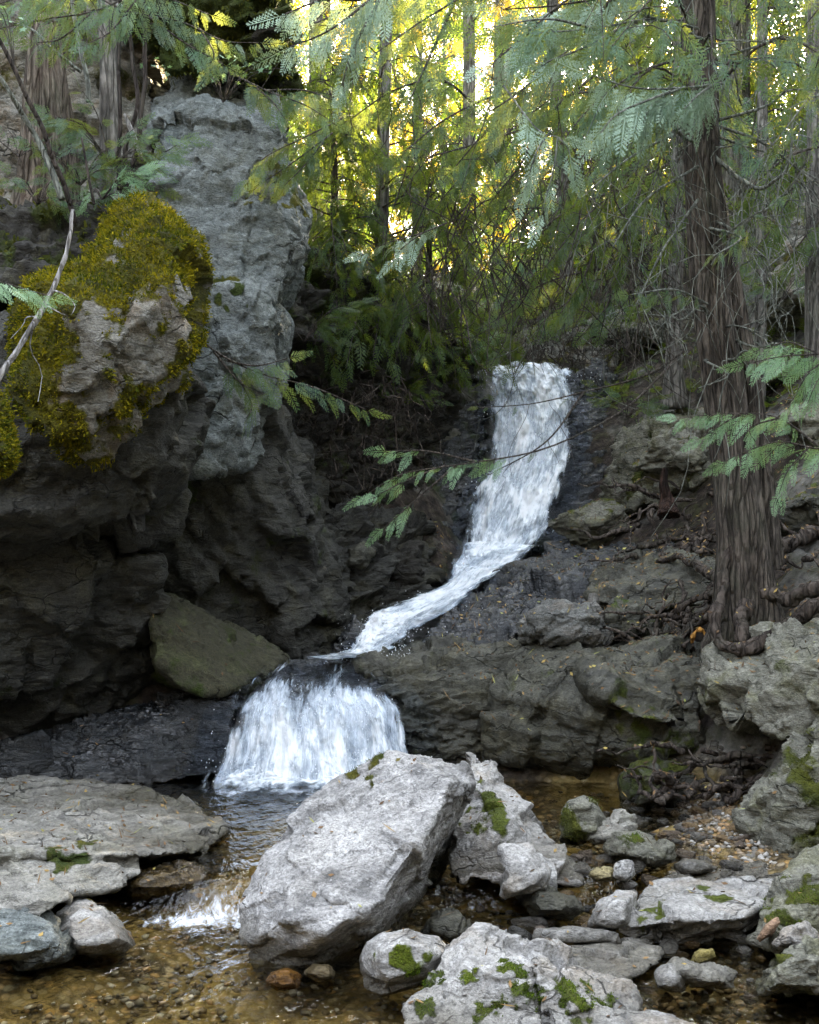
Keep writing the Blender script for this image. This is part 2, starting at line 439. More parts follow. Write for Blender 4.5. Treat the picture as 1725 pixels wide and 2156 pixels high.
# ------------------------------------------------------------------ ground sheet with the ravine
ZW = lambda y: .12 * sstep(4.72, 4.98, y)
ctl = []
def cp(*l):
    for a in l: ctl.append(P(*a))
def cw(*l):
    for a in l: ctl.append(np.array(a, float))
for yy in (2.4, 3.2, 4.0, 4.6):
    for xx in (-.9, -.2, .5, 1.1): cw((xx, yy, -.10))
for yy in (5.2, 5.8, 6.4):
    for xx in (-.75, -.2, .4, 1.0): cw((xx, yy, -.02))
cw((1.35, 5.2, .13), (1.2, 5.5, .15), (1.55, 5.9, .2), (1.4, 4.8, .08), (1.7, 4.2, .0), (1.5, 3.4, -.08))
cw((0, 0, .05), (-3, 0, .6), (3.2, 0, 2.2), (0, -3, .6), (0, -6, 3.4), (-4, -4, 3.6), (4, -4, 6), (0, -10, 8.5), (-8, -7, 8), (8, -7, 8), (0, -20, 14), (-20, -20, 14), (20, -20, 14), (-20, 0, 12), (20, 0, 12), (-1.9, 4.5, .1), (-1.4, 4.6, .05), (-1.9, 3.2, .1), (-1.6, 6.3, -.05), (-2.1, 7.0, .0), (-1.0, 7.0, .1), (-2.6, 5.6, .0), (-2.3, 6.3, -.05), (-3.2, 6.4, .3))  # unseen hills behind and beside the camera raised to cut low sky light
cw((-1.4, 8.4, 2.0), (-2.2, 8.0, 3.0), (-1.0, 9.4, 3.6), (-2.2, 9.2, 4.0), (-3.2, 7.2, 3.3), (-4.2, 5.5, 3.4), (-4.5, 3, 3.0), (-4.5, 9, 5.2), (-6, 0, 3))
cw((-.4, 7.6, .45), (-.8, 8.0, .4), (-1.0, 8.7, .8), (-.75, 7.4, .3), (-.3, 8.4, .55), (-.65, 8.9, .8), (-.8, 8.4, .4), (-.5, 9.6, 2.1), (0.1, 9.4, 1.6), (-.2, 10.4, 2.75), (.35, 10.8, 2.75), (.0, 8.8, .75))
cp((1050, 1230, 9.9), (1080, 1120, 10.2), (1090, 1000, 10.6), (1100, 900, 10.9), (1110, 820, 11.1), (880, 1330, 8.6), (800, 1420, 7.6), (1000, 1300, 9.0), (950, 1420, 7.4))
cw((1, 12.2, 2.9), (.9, 13.2, 3.4), (1.6, 12.6, 3.5), (0, 13, 3.8), (-2, 12, 4.6), (-5, 12, 6.2), (.2, 12.2, 3.4))
cp((1250, 830, 11.3), (1300, 860, 10.6), (1400, 1000, 9.6), (1330, 740, 11.8), (1200, 700, 12.6), (1060, 700, 12.6), (1650, 500, 13), (1700, 700, 10.2), (1500, 640, 12.2), (1600, 900, 9.0), (1600, 1100, 7.9), (1720, 1180, 6.9), (1440, 1200, 8.4),
   (1200, 1280, 8.4), (1350, 1320, 7.6), (1150, 1420, 7.2), (1400, 1420, 7.0), (1560, 1330, 6.5), (1660, 1310, 6.2), (1760, 1330, 5.9), (1600, 1640, 5.95), (1500, 1650, 6.15), (1820, 1620, 5.4), (1900, 1900, 4.6), (1250, 1660, 6.35))
cp((1100, 640, 13.2), (1250, 590, 13), (1400, 500, 12.8), (1550, 430, 12.6), (1330, 420, 15.5), (1180, 520, 15.5), (1030, 600, 14.8))
cw((3.4, 5.0, 1.8), (3.5, 3, 2.2), (4.5, 7, 3.4), (6, 10, 6.4), (5.5, 4, 3.2), (8, 13, 8.8), (9, 7, 6.2), (7, 0, 3.5), (5.8, 15, 6.8))  # includes the unseen right hill, raised to block the sun
cw((0, 20, 4.6), (4, 20, 6.2), (-6, 18, 7.5), (12, 20, 10.5), (0, 32, 5.4), (8, 34, 9), (-14, 26, 11), (0, 60, 9), (40, 60, 18), (-40, 60, 20), (60, 0, 14), (-60, 0, 16), (0, -60, 16), (-40, -50, 20), (40, -50, 20), (0, 150, 24), (-90, 150, 34), (90, 150, 32), (100, 10, 24), (-100, 10, 26))
CT = np.array(ctl)
def rbf_fit():
    A = CT[:, :2]; n = len(A)
    K = np.linalg.norm(A[:, None] - A[None], axis=2)
    Pm = np.hstack([np.ones((n, 1)), A])
    L = np.zeros((n + 3, n + 3)); L[:n, :n] = K - np.eye(n) * .03; L[:n, n:] = Pm; L[n:, :n] = Pm.T
    return np.linalg.solve(L, np.concatenate([CT[:, 2], np.zeros(3)]))
_w = rbf_fit()
def ground_z(x, y):
    x = np.atleast_1d(np.asarray(x, float)); y = np.atleast_1d(np.asarray(y, float))
    out = np.zeros(len(x)); n = len(CT)
    for s in range(0, len(x), 40000):
        q = np.stack([x[s:s + 40000], y[s:s + 40000]], 1)
        out[s:s + 40000] = np.linalg.norm(q[:, None] - CT[None, :, :2], axis=2) @ _w[:n] + _w[n] + q @ _w[n + 1:]
    return out

def bed_mask(x, y):
    e = .25 * pnoise(np.stack([x * 1.5, y * 1.5, x * 0], 1))
    m = sstep(-1.75, -1.5, x + e) * (1 - sstep(1.75, 2.0, x + e)) * (1 - sstep(6.4, 6.7, y + e)) * sstep(-1, .5, y)
    return m * (1 - sstep(.2, .32, ground_z(x, y)))

def make_ground():
    u = np.linspace(-1, 1, 560)
    xs = 3 * np.sinh(math.asinh(110 / 3) * u)
    ys = np.concatenate([np.linspace(-60, -9, 24), np.linspace(-8.8, 2.4, 80), np.linspace(2.42, 13, 340), 13 + 150 * (np.linspace(.01, 1, 70) ** 2)])
    X, Y = np.meshgrid(xs, ys); x = X.ravel(); y = Y.ravel()
    z = ground_z(x, y)
    bed = bed_mask(x, y)
    p = np.stack([x, y, z], 1)
    f1, e1 = facet(p * np.array([2.2, 2.2, 4]))
    rk = sstep(.0, .4, fbm(p * .6, 3)) * (1 - bed)
    z = z + (1 - bed) * (.10 * fbm(p * 1.3, 4) + (.04 + .16 * rk) * f1 * .6) + bed * .035 * fbm(p * 4, 3)
    nx = len(xs); ny = len(ys)
    i = (np.arange(ny - 1)[:, None] * nx + np.arange(nx - 1)[None]).ravel()
    Q = np.stack([i, i + 1, i + nx + 1, i + nx], 1)
    o = obj('ground', np.stack([x, y, z], 1), Q, M['ground'], origin=(0, 0, 0), attrs={'bed': bed, 'rocky': rk})
    tag(o, 'brown forest soil and gravel bed of the ravine', None, kind='structure')
make_ground()

# ------------------------------------------------------------------ rocks
def hull_mesh(pts_list):
    bm = bmesh.new()
    for pts in pts_list:
        b = bmesh.new()
        for p in pts: b.verts.new(p)
        r = bmesh.ops.convex_hull(b, input=b.verts)
        bmesh.ops.delete(b, geom=[g for g in set(r['geom_interior'] + r['geom_unused']) if isinstance(g, bmesh.types.BMVert) and g.is_valid], context='VERTS')
        me = bpy.data.meshes.new('tmp'); b.to_mesh(me); b.free(); bm.from_mesh(me); bpy.data.meshes.remove(me)
    me = bpy.data.meshes.new('tmp'); bm.to_mesh(me); bm.free()
    return me

def remesh(pts_list, vox):
    me = hull_mesh(pts_list)
    o = bpy.data.objects.new('tmp', me); COL.objects.link(o)
    md = o.modifiers.new('r', 'REMESH'); md.mode = 'VOXEL'; md.voxel_size = vox
    dg = bpy.context.evaluated_depsgraph_get(); dg.update()
    ev = o.evaluated_get(dg).to_mesh()
    V = np.zeros(len(ev.vertices) * 3, dtype=np.float32); ev.vertices.foreach_get('co', V)
    Q = np.zeros(len(ev.loops), dtype=np.int32); ev.loops.foreach_get('vertex_index', Q)
    bpy.data.objects.remove(o); bpy.data.meshes.remove(me)
    return V.reshape(-1, 3).astype(float), Q.reshape(-1, 4)

def vnormals(V, Q):
    n = np.cross(V[Q[:, 2]] - V[Q[:, 0]], V[Q[:, 3]] - V[Q[:, 1]])
    N = np.zeros_like(V)
    for k in range(4):
        for c in range(3): N[:, c] += np.bincount(Q[:, k], weights=n[:, c], minlength=len(V))
    return N / (np.linalg.norm(N, axis=1)[:, None] + 1e-12)

def smooth_field(F_, V, Q, it=2):
    for _ in range(it):
        acc = np.zeros_like(F_); cnt = np.zeros(len(V))
        for k in range(4):
            a = Q[:, k]; b = Q[:, (k + 1) % 4]
            for c in range(F_.shape[1]): acc[:, c] += np.bincount(a, weights=F_[b, c], minlength=len(V)) + np.bincount(b, weights=F_[a, c], minlength=len(V))
            cnt += np.bincount(a, minlength=len(V)) + np.bincount(b, minlength=len(V))
        F_ = .5 * F_ + .5 * acc / np.maximum(cnt, 1)[:, None]
    return F_

def rock(name, label, cat, hulls, mat, vox=.014, s1=.35, a1=.05, a2=.018, a3=.012, bed=(1, 1, 2.2), tilt=.25, moss=None, group=None, tuft=None, tuft_n=9000, seed=0, tsize=.013, world=False):
    hulls = [h if world else PP(h) for h in hulls]
    if mat == M['pale']: a2 *= .6; a3 *= .5; s1 *= 1.25
    V, Q = remesh(hulls, vox)
    N = vnormals(V, Q)
    Ns = smooth_field(N.copy(), V, Q, 2); Ns /= np.linalg.norm(Ns, axis=1)[:, None] + 1e-9
    R = rotm((.3, 1, 0), tilt)
    q = (V + seed * 3.7) @ R.T * np.array(bed)
    w = .16 * np.stack([pnoise(q * 1.7 / s1 * .5 + 3), pnoise(q * 1.7 / s1 * .5 + 9), pnoise(q * 1.7 / s1 * .5 + 21)], 1)
    f1, e1 = facet(q / s1 + w)
    f2, e2 = facet(q / (s1 * .36) + w)
    f3, e3 = facet(q / (s1 * .15) + w * 2)
    d = a1 * 1.5 * f1 + a2 * 1.05 * f2 + a2 * .35 * f3 + a3 * fbm(q / (s1 * .25), 4) + a1 * .7 * fbm(V * .8 / s1 + seed, 2)
    d -= a2 * .8 * (1 - sstep(0, .035, e1)) * sstep(-.1, .3, pnoise(V * 2.3 + seed))
    V = V + Ns * d[:, None]
    N = vnormals(V, Q)
    mo = np.zeros(len(V)) if moss is None else np.clip(moss(V, N), 0, 1)
    o = obj(name, V, Q, mat, attrs={'moss': mo})
    tag(o, label, cat, group)
    if tuft:
        idx = np.nonzero(mo + .3 * pnoise(V * 20) > .56)[0]
        if len(idx):
            r = np.random.default_rng(seed + 5)
            k = r.choice(idx, tuft_n)
            moss_tufts(o, V[k] + r.normal(size=(tuft_n, 3)) * vox * .6, N[k], tuft, r, tsize)
    return o

def moss_tufts(parent, p, n, mat, r, size):
    m = len(p)
    a = r.normal(size=(m, 3)); a -= n * (a * n).sum(1)[:, None]; a /= np.linalg.norm(a, axis=1)[:, None]
    up = n + .8 * r.normal(size=(m, 3)) * .6; up /= np.linalg.norm(up, axis=1)[:, None]
    s = size * r.uniform(.6, 1.5, m)[:, None]
    V = np.stack([p - a * s * .35 - n * s * .3, p + a * s * .35 - n * s * .3, p + a * s * .22 + up * s, p - a * s * .22 + up * s], 1).reshape(-1, 3)
    o = obj('moss', V, np.arange(m * 4).reshape(-1, 4), mat, parent, smooth=False)
    o['kind'] = 'stuff'
    return o

def blob(outline, d, t, lean=.6, front=.55, back=.6):
    """outline in picture units standing at distance d, thickness t metres, leaning away with height"""
    o = np.array(outline, float); c = o.mean(0); yb = o[:, 1].max()
    pts = []
    for s, off in ((1, 0), (front, -t * .5), (back, t * .5)):
        for x, y in c + (o - c) * s:
            h = (yb - y) / F * d
            pts.append((x, y, d + off + lean * h))
    return pts

def upmoss(k=.5, lo=.3, fr=5., thr=0.0):
    return lambda V, N: sstep(lo, 1, N[:, 2]) * k + k * .9 * (fbm(V * fr, 4) + thr)

def patch(cs, fr=6., k=.55):
    """moss in patches round given picture points (px, py, d, radius in metres)"""
    def f(V, N):
        m = np.zeros(len(V))
        for px, py, d, r in cs:
            m = np.maximum(m, 1 - np.linalg.norm((V - P(px, py, d)) * np.array([1, .5, 1]), axis=1) / r)
        return np.where(m > 0, sstep(0, .6, m) * .62 + 1.0 * fbm(V * fr * 2.0, 4) - .10, 0)
    return f


# ------------------------------------------------------------------ boulders in and beside the stream
W0 = lambda y, z=0.0: (EYE - z) * F / (y - 1078.0)

rock('boulder', 'largest grey boulder standing in the stream below the lower waterfall', 'boulder', [[
    (815, 1578, 5.0), (905, 1588, 5.2), (980, 1612, 5.0), (1000, 1650, 4.92), (945, 1650, 4.62), (930, 1705, 4.5), (872, 1790, 4.28),
    (775, 1915, 4.06), (685, 1962, 4.02), (605, 1938, 4.1), (640, 2062, 4.34), (530, 2052, 4.3), (510, 1990, 4.3), (760, 2045, 4.72), (830, 2000, 4.95),
    (880, 1905, 5.25), (938, 1800, 5.2), (518, 1870, 4.5), (545, 1812, 4.62), (600, 1735, 4.8), (640, 1688, 4.9), (720, 1635, 5.0), (600, 1900, 5.2), (850, 1800, 5.5), (900, 1850, 5.4)],
    [(740, 1745, 4.6), (860, 1742, 4.38), (905, 1765, 4.4), (800, 1900, 4.1), (700, 1900, 4.1), (600, 1800, 4.5), (720, 1850, 4.9), (850, 1850, 4.9), (640, 1760, 4.6)]],
    M['boulder'], vox=.0075, s1=.34, a1=.022, a2=.010, a3=.007, bed=(1, 1, 1.7), tilt=.5, moss=patch([(765, 1600, 4.95, .14)], k=.4), tuft=M['tuft_dull'], tuft_n=900, tsize=.0036, seed=1)
rock('boulder', 'pale pyramid shaped rock with mossy cracks behind the largest boulder', 'boulder', [
    [(985, 1588, 5.5), (1030, 1600, 5.5), (1060, 1650, 5.35), (1100, 1692, 5.25), (1112, 1735, 5.15), (1160, 1772, 5.05), (1222, 1832, 4.95), (1228, 1862, 4.85), (1150, 1866, 4.8), (1060, 1850, 4.85), (945, 1845, 4.85), (950, 1780, 5.0), (970, 1700, 5.2), (1060, 1740, 4.95), (1000, 1700, 5.9), (1150, 1800, 5.6), (1000, 1840, 5.7)]],
    M['pale'], vox=.010, s1=.3, a1=.035, a2=.016, a3=.010, tilt=.7, moss=patch([(1020, 1700, 5.1, .13), (1045, 1740, 5.0, .11), (1005, 1680, 5.2, .1)], k=.5), tuft=M['tuft_dull'], tuft_n=700, tsize=.0036, seed=2)
rock('boulder', 'low pale rock with orange edge in front of the pyramid rock', 'boulder', [blob([(1058, 1790), (1120, 1780), (1168, 1840), (1150, 1872), (1062, 1905), (1043, 1885)], 4.62, .25, .5)], M['pale'], vox=.009, s1=.2, a1=.02, a2=.01, a3=.008, seed=3)
rock('boulder', 'rounded grey boulder half covered in green moss by the gravel bar', 'boulder', [blob([(1187, 1770), (1184, 1710), (1200, 1684), (1228, 1673), (1258, 1684), (1275, 1720), (1272, 1775)], 5.35, .3, .3)], M['bank'], vox=.009, s1=.25, a1=.015, a2=.006, a3=.006, moss=lambda V, N: .30 + .9 * fbm(V * 8, 3) + .25 * (V[:, 0] < .75), tuft=M['tuft_dull'], tuft_n=2500, tsize=.0036, seed=4)
rock('boulder', 'brown topped angular stone leaning on the rounded mossy boulder', 'boulder', [blob([(1232, 1770), (1262, 1722), (1310, 1703), (1345, 1735), (1330, 1762), (1262, 1785)], 5.22, .25, .5)], M['warm'], vox=.009, s1=.18, a1=.03, a2=.012, a3=.008, seed=5)
rock('boulder', 'low flat grey rock with one moss tuft in shallow water', 'boulder', [blob([(1268, 1788), (1290, 1752), (1350, 1748), (1420, 1782), (1422, 1812), (1380, 1830), (1300, 1815)], 5.0, .3, .8)], M['bank'], vox=.009, s1=.22, a1=.02, a2=.012, a3=.008, moss=patch([(1332, 1765, 5.0, .07)]), tuft=M['tuft_green'], tuft_n=300, tsize=.0036, seed=6)
rock('boulder', 'wide flat topped boulder with a dark undercut on the right of the stream', 'boulder', [
    [(1318, 1895, 4.6), (1350, 1868, 4.75), (1400, 1850, 4.9), (1510, 1822, 5.1), (1625, 1814, 5.15), (1655, 1845, 4.9), (1610, 1905, 4.5), (1560, 1935, 4.35), (1500, 1940, 4.3), (1430, 1935, 4.3), (1340, 1955, 4.4), (1310, 1950, 4.45), (1450, 1985, 4.7), (1540, 1980, 4.75), (1400, 1985, 4.6), (1600, 1930, 5.0), (1420, 1930, 5.2)]],
    M['pale'], vox=.009, s1=.28, a1=.03, a2=.012, a3=.010, moss=patch([(1370, 1910, 4.4, .12), (1500, 1850, 4.6, .1)], k=.6), seed=7)
rock('boulder', 'small sloping grey stone at the left foot of the wide flat topped boulder', 'boulder', [blob([(1240, 1950), (1262, 1905), (1300, 1880), (1338, 1880), (1335, 1950), (1290, 1965)], 4.5, .25, .5)], M['pale'], vox=.009, s1=.2, a1=.02, a2=.01, a3=.008, seed=8)
rock('boulder', 'smooth dark blue grey stone lying wet in the middle of the small rapids', 'boulder', [blob([(1098, 1905), (1112, 1862), (1150, 1860), (1215, 1888), (1232, 1915), (1200, 1935), (1120, 1932)], 4.62, .25, .6)], M['ledge'], vox=.009, s1=.25, a1=.012, a2=.005, a3=.005, seed=9)
rock('boulder', 'dark wet stone in the shadow just right of the largest boulder', 'boulder', [blob([(885, 1965), (905, 1930), (945, 1915), (990, 1935), (1005, 1970), (960, 1990)], 4.42, .2, .6)], M['ledge'], vox=.009, s1=.2, a1=.015, a2=.006, a3=.005, seed=10)
rock('boulder', 'rounded pale stone with a moss stripe beside the foreground rocks', 'boulder', [blob([(762, 2020), (778, 1990), (805, 1972), (858, 1958), (925, 1972), (955, 2005), (930, 2050), (880, 2068), (800, 2100), (768, 2075)], 3.98, .3, .4)], M['pale'], vox=.007, s1=.3, a1=.012, a2=.005, a3=.005, moss=patch([(772, 2010, 3.95, .06), (880, 2030, 3.85, .10)], k=.7), tuft=M['tuft_green'], tuft_n=700, tsize=.0036, seed=11)
rock('boulder', 'tallest pale foreground rock with bright green moss in its cracks', 'boulder', [
    [(872, 2095, 3.8), (900, 2040, 3.85), (945, 1985, 3.95), (1000, 1940, 4.02), (1060, 1958, 4.0), (1118, 1988, 3.95), (1142, 2030, 3.85), (1145, 2190, 3.62), (1000, 2200, 3.6), (890, 2180, 3.65), (980, 2010, 3.8), (1060, 2060, 3.68), (940, 2060, 3.72), (1000, 2100, 4.3), (1120, 2080, 4.2)]],
    M['pale'], vox=.0065, s1=.17, a1=.026, a2=.012, a3=.008, moss=patch([(1085, 2075, 3.7, .09), (1115, 2110, 3.66, .10), (905, 2062, 3.78, .07), (1070, 2040, 3.75, .07), (985, 2060, 3.7, .05)], k=.6, fr=9), tuft=M['tuft_green'], tuft_n=2600, tsize=.0036, seed=12)
rock('boulder', 'cracked pale foreground rock sloping down to the right with mossy hollows', 'boulder', [
    [(1132, 2000, 3.95), (1180, 2008, 3.98), (1240, 2040, 3.95), (1330, 2085, 3.85), (1345, 2130, 3.75), (1330, 2200, 3.6), (1140, 2210, 3.55), (1132, 2060, 3.7), (1200, 2100, 3.65), (1180, 2110, 4.2), (1300, 2120, 4.1)]],
    M['pale'], vox=.0065, s1=.17, a1=.028, a2=.012, a3=.008, moss=patch([(1240, 2105, 3.66, .09), (1190, 2120, 3.6, .09), (1270, 2125, 3.66, .06), (1145, 2095, 3.62, .06)], k=.6, fr=9), tuft=M['tuft_green'], tuft_n=1800, tsize=.0036, seed=13)
rock('boulder', 'low rough pale slab along the bottom edge below the moss cracked rock', 'boulder', [
    [(855, 2115, 3.68), (900, 2092, 3.75), (1010, 2100, 3.72), (1040, 2120, 3.66), (1145, 2130, 3.6), (1150, 2230, 3.4), (850, 2230, 3.4), (1000, 2180, 4.0)]], M['pale'], vox=.0065, s1=.13, a1=.022, a2=.012, a3=.008, moss=patch([(1010, 2110, 3.6, .07), (900, 2130, 3.6, .05)], k=.6, fr=9), tuft=M['tuft_green'], tuft_n=500, tsize=.0036, seed=14)
rock('boulder', 'broad pale slab at the bottom edge reaching into the gold pebble pool', 'boulder', [
    [(1150, 2120, 3.66), (1260, 2112, 3.72), (1330, 2125, 3.68), (1415, 2148, 3.62), (1500, 2175, 3.5), (1480, 2240, 3.4), (1140, 2240, 3.38), (1300, 2200, 4.0)]], M['pale'], vox=.0065, s1=.16, a1=.02, a2=.011, a3=.008, moss=patch([(1230, 2135, 3.6, .06)], k=.6, fr=9), seed=15)
rock('boulder', 'flat pale slab with a broken black right edge in the shallow stream', 'boulder', [
    [(1160, 2010, 4.15), (1190, 1985, 4.3), (1290, 1992, 4.35), (1372, 1975, 4.45), (1395, 2005, 4.3), (1390, 2028, 4.15), (1310, 2065, 4.03), (1250, 2055, 4.05), (1180, 2040, 4.08), (1330, 2050, 4.4), (1220, 2010, 4.5)]], M['pale'], vox=.008, s1=.2, a1=.02, a2=.010, a3=.007, seed=16)
rock('boulder', 'long log shaped pale stone lying across the small rapids', 'boulder', [blob([(1118, 1975), (1128, 1952), (1210, 1950), (1300, 1962), (1308, 1985), (1240, 1992), (1130, 1985)], 4.4, .16, .4)], M['pale'], vox=.008, s1=.2, a1=.012, a2=.008, a3=.006, seed=17)
rock('boulder', 'pale mossy based rock in the gold pool at the right edge', 'boulder', [blob([(1590, 2095), (1600, 2040), (1640, 2000), (1690, 1985), (1760, 2010), (1790, 2060), (1780, 2110), (1680, 2105)], 3.98, .4, .5)], M['bank'], vox=.008, s1=.22, a1=.028, a2=.013, a3=.009, moss=lambda V, N: .9 * (1 - sstep(.02, .16, V[:, 2])) * (.6 + .8 * fbm(V * 9, 3)) + patch([(1650, 2020, 3.95, .05)])(V, N), seed=18)
rock('boulder', 'large mossy grey boulder at the right edge beside the wide flat topped boulder', 'boulder', [
    [(1570, 1988, 4.35), (1590, 1930, 4.4), (1640, 1870, 4.55), (1690, 1800, 4.7), (1740, 1770, 4.75), (1850, 1790, 4.7), (1860, 2000, 4.3), (1700, 1990, 4.2), (1640, 1985, 4.25), (1700, 1900, 4.3), (1680, 1920, 4.9), (1850, 1900, 5.2)]], M['bank'], vox=.009, s1=.3, a1=.035, a2=.014, a3=.010, moss=patch([(1665, 1900, 4.3, .14), (1690, 1935, 4.25, .12), (1720, 1890, 4.3, .1)], k=.7), tuft=M['tuft_green'], tuft_n=1100, tsize=.0036, seed=19)
rock('stone', 'smooth orange pink stone leaning against the large mossy boulder', 'stone', [blob([(1590, 1978), (1612, 1948), (1638, 1930), (1642, 1942), (1622, 1972), (1600, 1987)], 4.2, .08, .3)], rock_mat('orange_stone', (.25, .15, .09), (.48, .32, .22), lichen=.1, stain_amt=.3), vox=.006, s1=.2, a1=.006, a2=.003, a3=.003, seed=20)
rock('stone', 'grey wedge stone between the orange pink stone and the right edge', 'stone', [blob([(1625, 1990), (1650, 1955), (1700, 1945), (1725, 1975), (1690, 2000)], 4.15, .14, .4)], M['pale'], vox=.007, s1=.15, a1=.015, a2=.008, a3=.005, seed=21)
rock('stone', 'orange stone lying under shallow water before the largest boulder', 'stone', [blob([(560, 2072), (575, 2050), (605, 2042), (632, 2055), (628, 2078), (590, 2086)], 4.05, .14, .6)], rock_mat('submerged_stone', (.22, .10, .02), (.42, .22, .06), lichen=.1, rough=.4), vox=.006, s1=.2, a1=.006, a2=.004, a3=.003, seed=22)
rock('stone', 'low tan stone at the waterline just under the largest boulder', 'stone', [blob([(640, 2050), (660, 2032), (695, 2035), (705, 2055), (670, 2065)], 4.1, .14, .6)], rock_mat('tan_stone', (.16, .12, .06), (.33, .27, .16), lichen=.1), vox=.006, s1=.15, a1=.008, a2=.004, a3=.003, seed=23)
rock('stone', 'mustard coloured stone on the pebbles right of the flat pale slab', 'stone', [blob([(1452, 2022), (1470, 2002), (1500, 1998), (1512, 2015), (1490, 2030), (1460, 2035)], 4.1, .1, .5)], rock_mat('mustard_stone', (.16, .13, .03), (.34, .28, .09), lichen=.1), vox=.006, s1=.15, a1=.008, a2=.004, a3=.003, seed=24)
rock('boulder', 'flat brown slab half sunk in rippling water near the right bottom corner', 'boulder', [blob([(1395, 2045), (1420, 2020), (1500, 2030), (1550, 2055), (1548, 2082), (1480, 2080)], 3.98, .2, 1.0)], M['warm'], vox=.007, s1=.18, a1=.014, a2=.008, a3=.006, seed=25)
rock('stone', 'small rough grey stone against the left end of the flat brown slab', 'stone', [blob([(1378, 2082), (1385, 2045), (1412, 2030), (1440, 2055), (1442, 2085), (1410, 2092)], 3.95, .16, .5)], M['pale'], vox=.007, s1=.14, a1=.014, a2=.008, a3=.006, seed=26)
rock('boulder', 'low purple grey boulder behind the wide flat topped boulder', 'boulder', [blob([(1418, 1822), (1440, 1806), (1490, 1810), (1520, 1828), (1480, 1842), (1430, 1840)], 5.0, .2, .5)], M['pale'], vox=.009, s1=.2, a1=.012, a2=.007, a3=.006, seed=27)
rock('stone', 'pinkish white upright stone in the shallow water above the smooth dark stone', 'stone', [blob([(1292, 1845), (1300, 1822), (1325, 1818), (1335, 1840), (1320, 1858)], 4.8, .1, .4)], M['pale'], vox=.007, s1=.14, a1=.012, a2=.006, a3=.005, seed=28)
rock('stone', 'yellow tinted flat stone beside the pinkish white upright stone', 'stone', [blob([(1238, 1842), (1255, 1828), (1290, 1832), (1300, 1850), (1260, 1858)], 4.82, .14, .6)], rock_mat('yellow_stone', (.2, .16, .06), (.42, .36, .2), lichen=.1), vox=.007, s1=.14, a1=.01, a2=.005, a3=.004, seed=29)

# terraced bank at the left
def ledge_world(px0, px1, yb, yt, d0, d1): pass
rock('rock_terrace', 'cracked grey brown bedrock terrace sloping into the stream at the left', 'rock terrace', [
    [(-120, 1660, 6.3), (0, 1640, 6.25), (200, 1640, 6.3), (330, 1665, 6.1), (420, 1700, 5.8), (480, 1745, 5.45), (430, 1775, 5.2), (425, 1800, 5.15), (330, 1800, 4.9), (200, 1795, 4.85), (0, 1800, 4.6), (-150, 1800, 4.6), (-150, 1900, 5.5), (100, 1850, 5.5), (420, 1790, 5.7), (480, 1740, 6.2)],
    [(-100, 1800, 4.75), (0, 1790, 4.75), (130, 1810, 4.75), (250, 1815, 4.8), (270, 1870, 4.72), (160, 1885, 4.6), (0, 1880, 4.45), (-120, 1900, 4.5), (-100, 1900, 5.2), (200, 1870, 5.2)],
    [(-130, 1860, 4.5), (0, 1850, 4.45), (110, 1850, 4.5), (150, 1890, 4.45), (90, 1930, 4.3), (-130, 1950, 4.3), (0, 1920, 4.9), (-130, 1900, 4.9)],
    [(-120, 1775, 4.95), (300, 1795, 4.95), (300, 1840, 4.8), (200, 1870, 4.65), (100, 1885, 4.55), (-120, 1905, 4.45), (-120, 1850, 5.5), (280, 1830, 5.4), (-120, 1960, 5.0)]],
    M['warm'], vox=.011, s1=.34, a1=.022, a2=.016, a3=.006, bed=(.8, 1, 2.6), tilt=-.12, moss=patch([(140, 1800, 4.8, .12)], k=.4), seed=30)
rock('boulder', 'grey green rounded rock at the water edge in the lower left corner', 'boulder', [blob([(-60, 2040), (-60, 1900), (0, 1885), (70, 1890), (130, 1930), (165, 1985), (150, 2020), (60, 2045)], 4.2, .5, 1.3)], M['cliff'], vox=.009, s1=.3, a1=.02, a2=.01, a3=.008, seed=31)
rock('boulder', 'pale low rock with an orange waterline next to the lower left corner rock', 'boulder', [blob([(110, 1985), (120, 1915), (160, 1890), (220, 1905), (255, 1955), (290, 1990), (250, 2010), (150, 2015)], 4.32, .4, 1.6)], M['pale'], vox=.009, s1=.22, a1=.018, a2=.01, a3=.008, seed=32)
rock('boulder', 'brown wet rock with water sheeting over it above the small left cascade', 'boulder', [blob([(255, 1865), (280, 1835), (360, 1815), (430, 1830), (440, 1860), (360, 1885), (280, 1885)], 4.9, .25, .8)], rock_mat('golden_wet_stone', (.05, .035, .012), (.19, .13, .05), rough=.2, spec=.6, lichen=.05), vox=.009, s1=.2, a1=.015, a2=.008, a3=.006, seed=33)

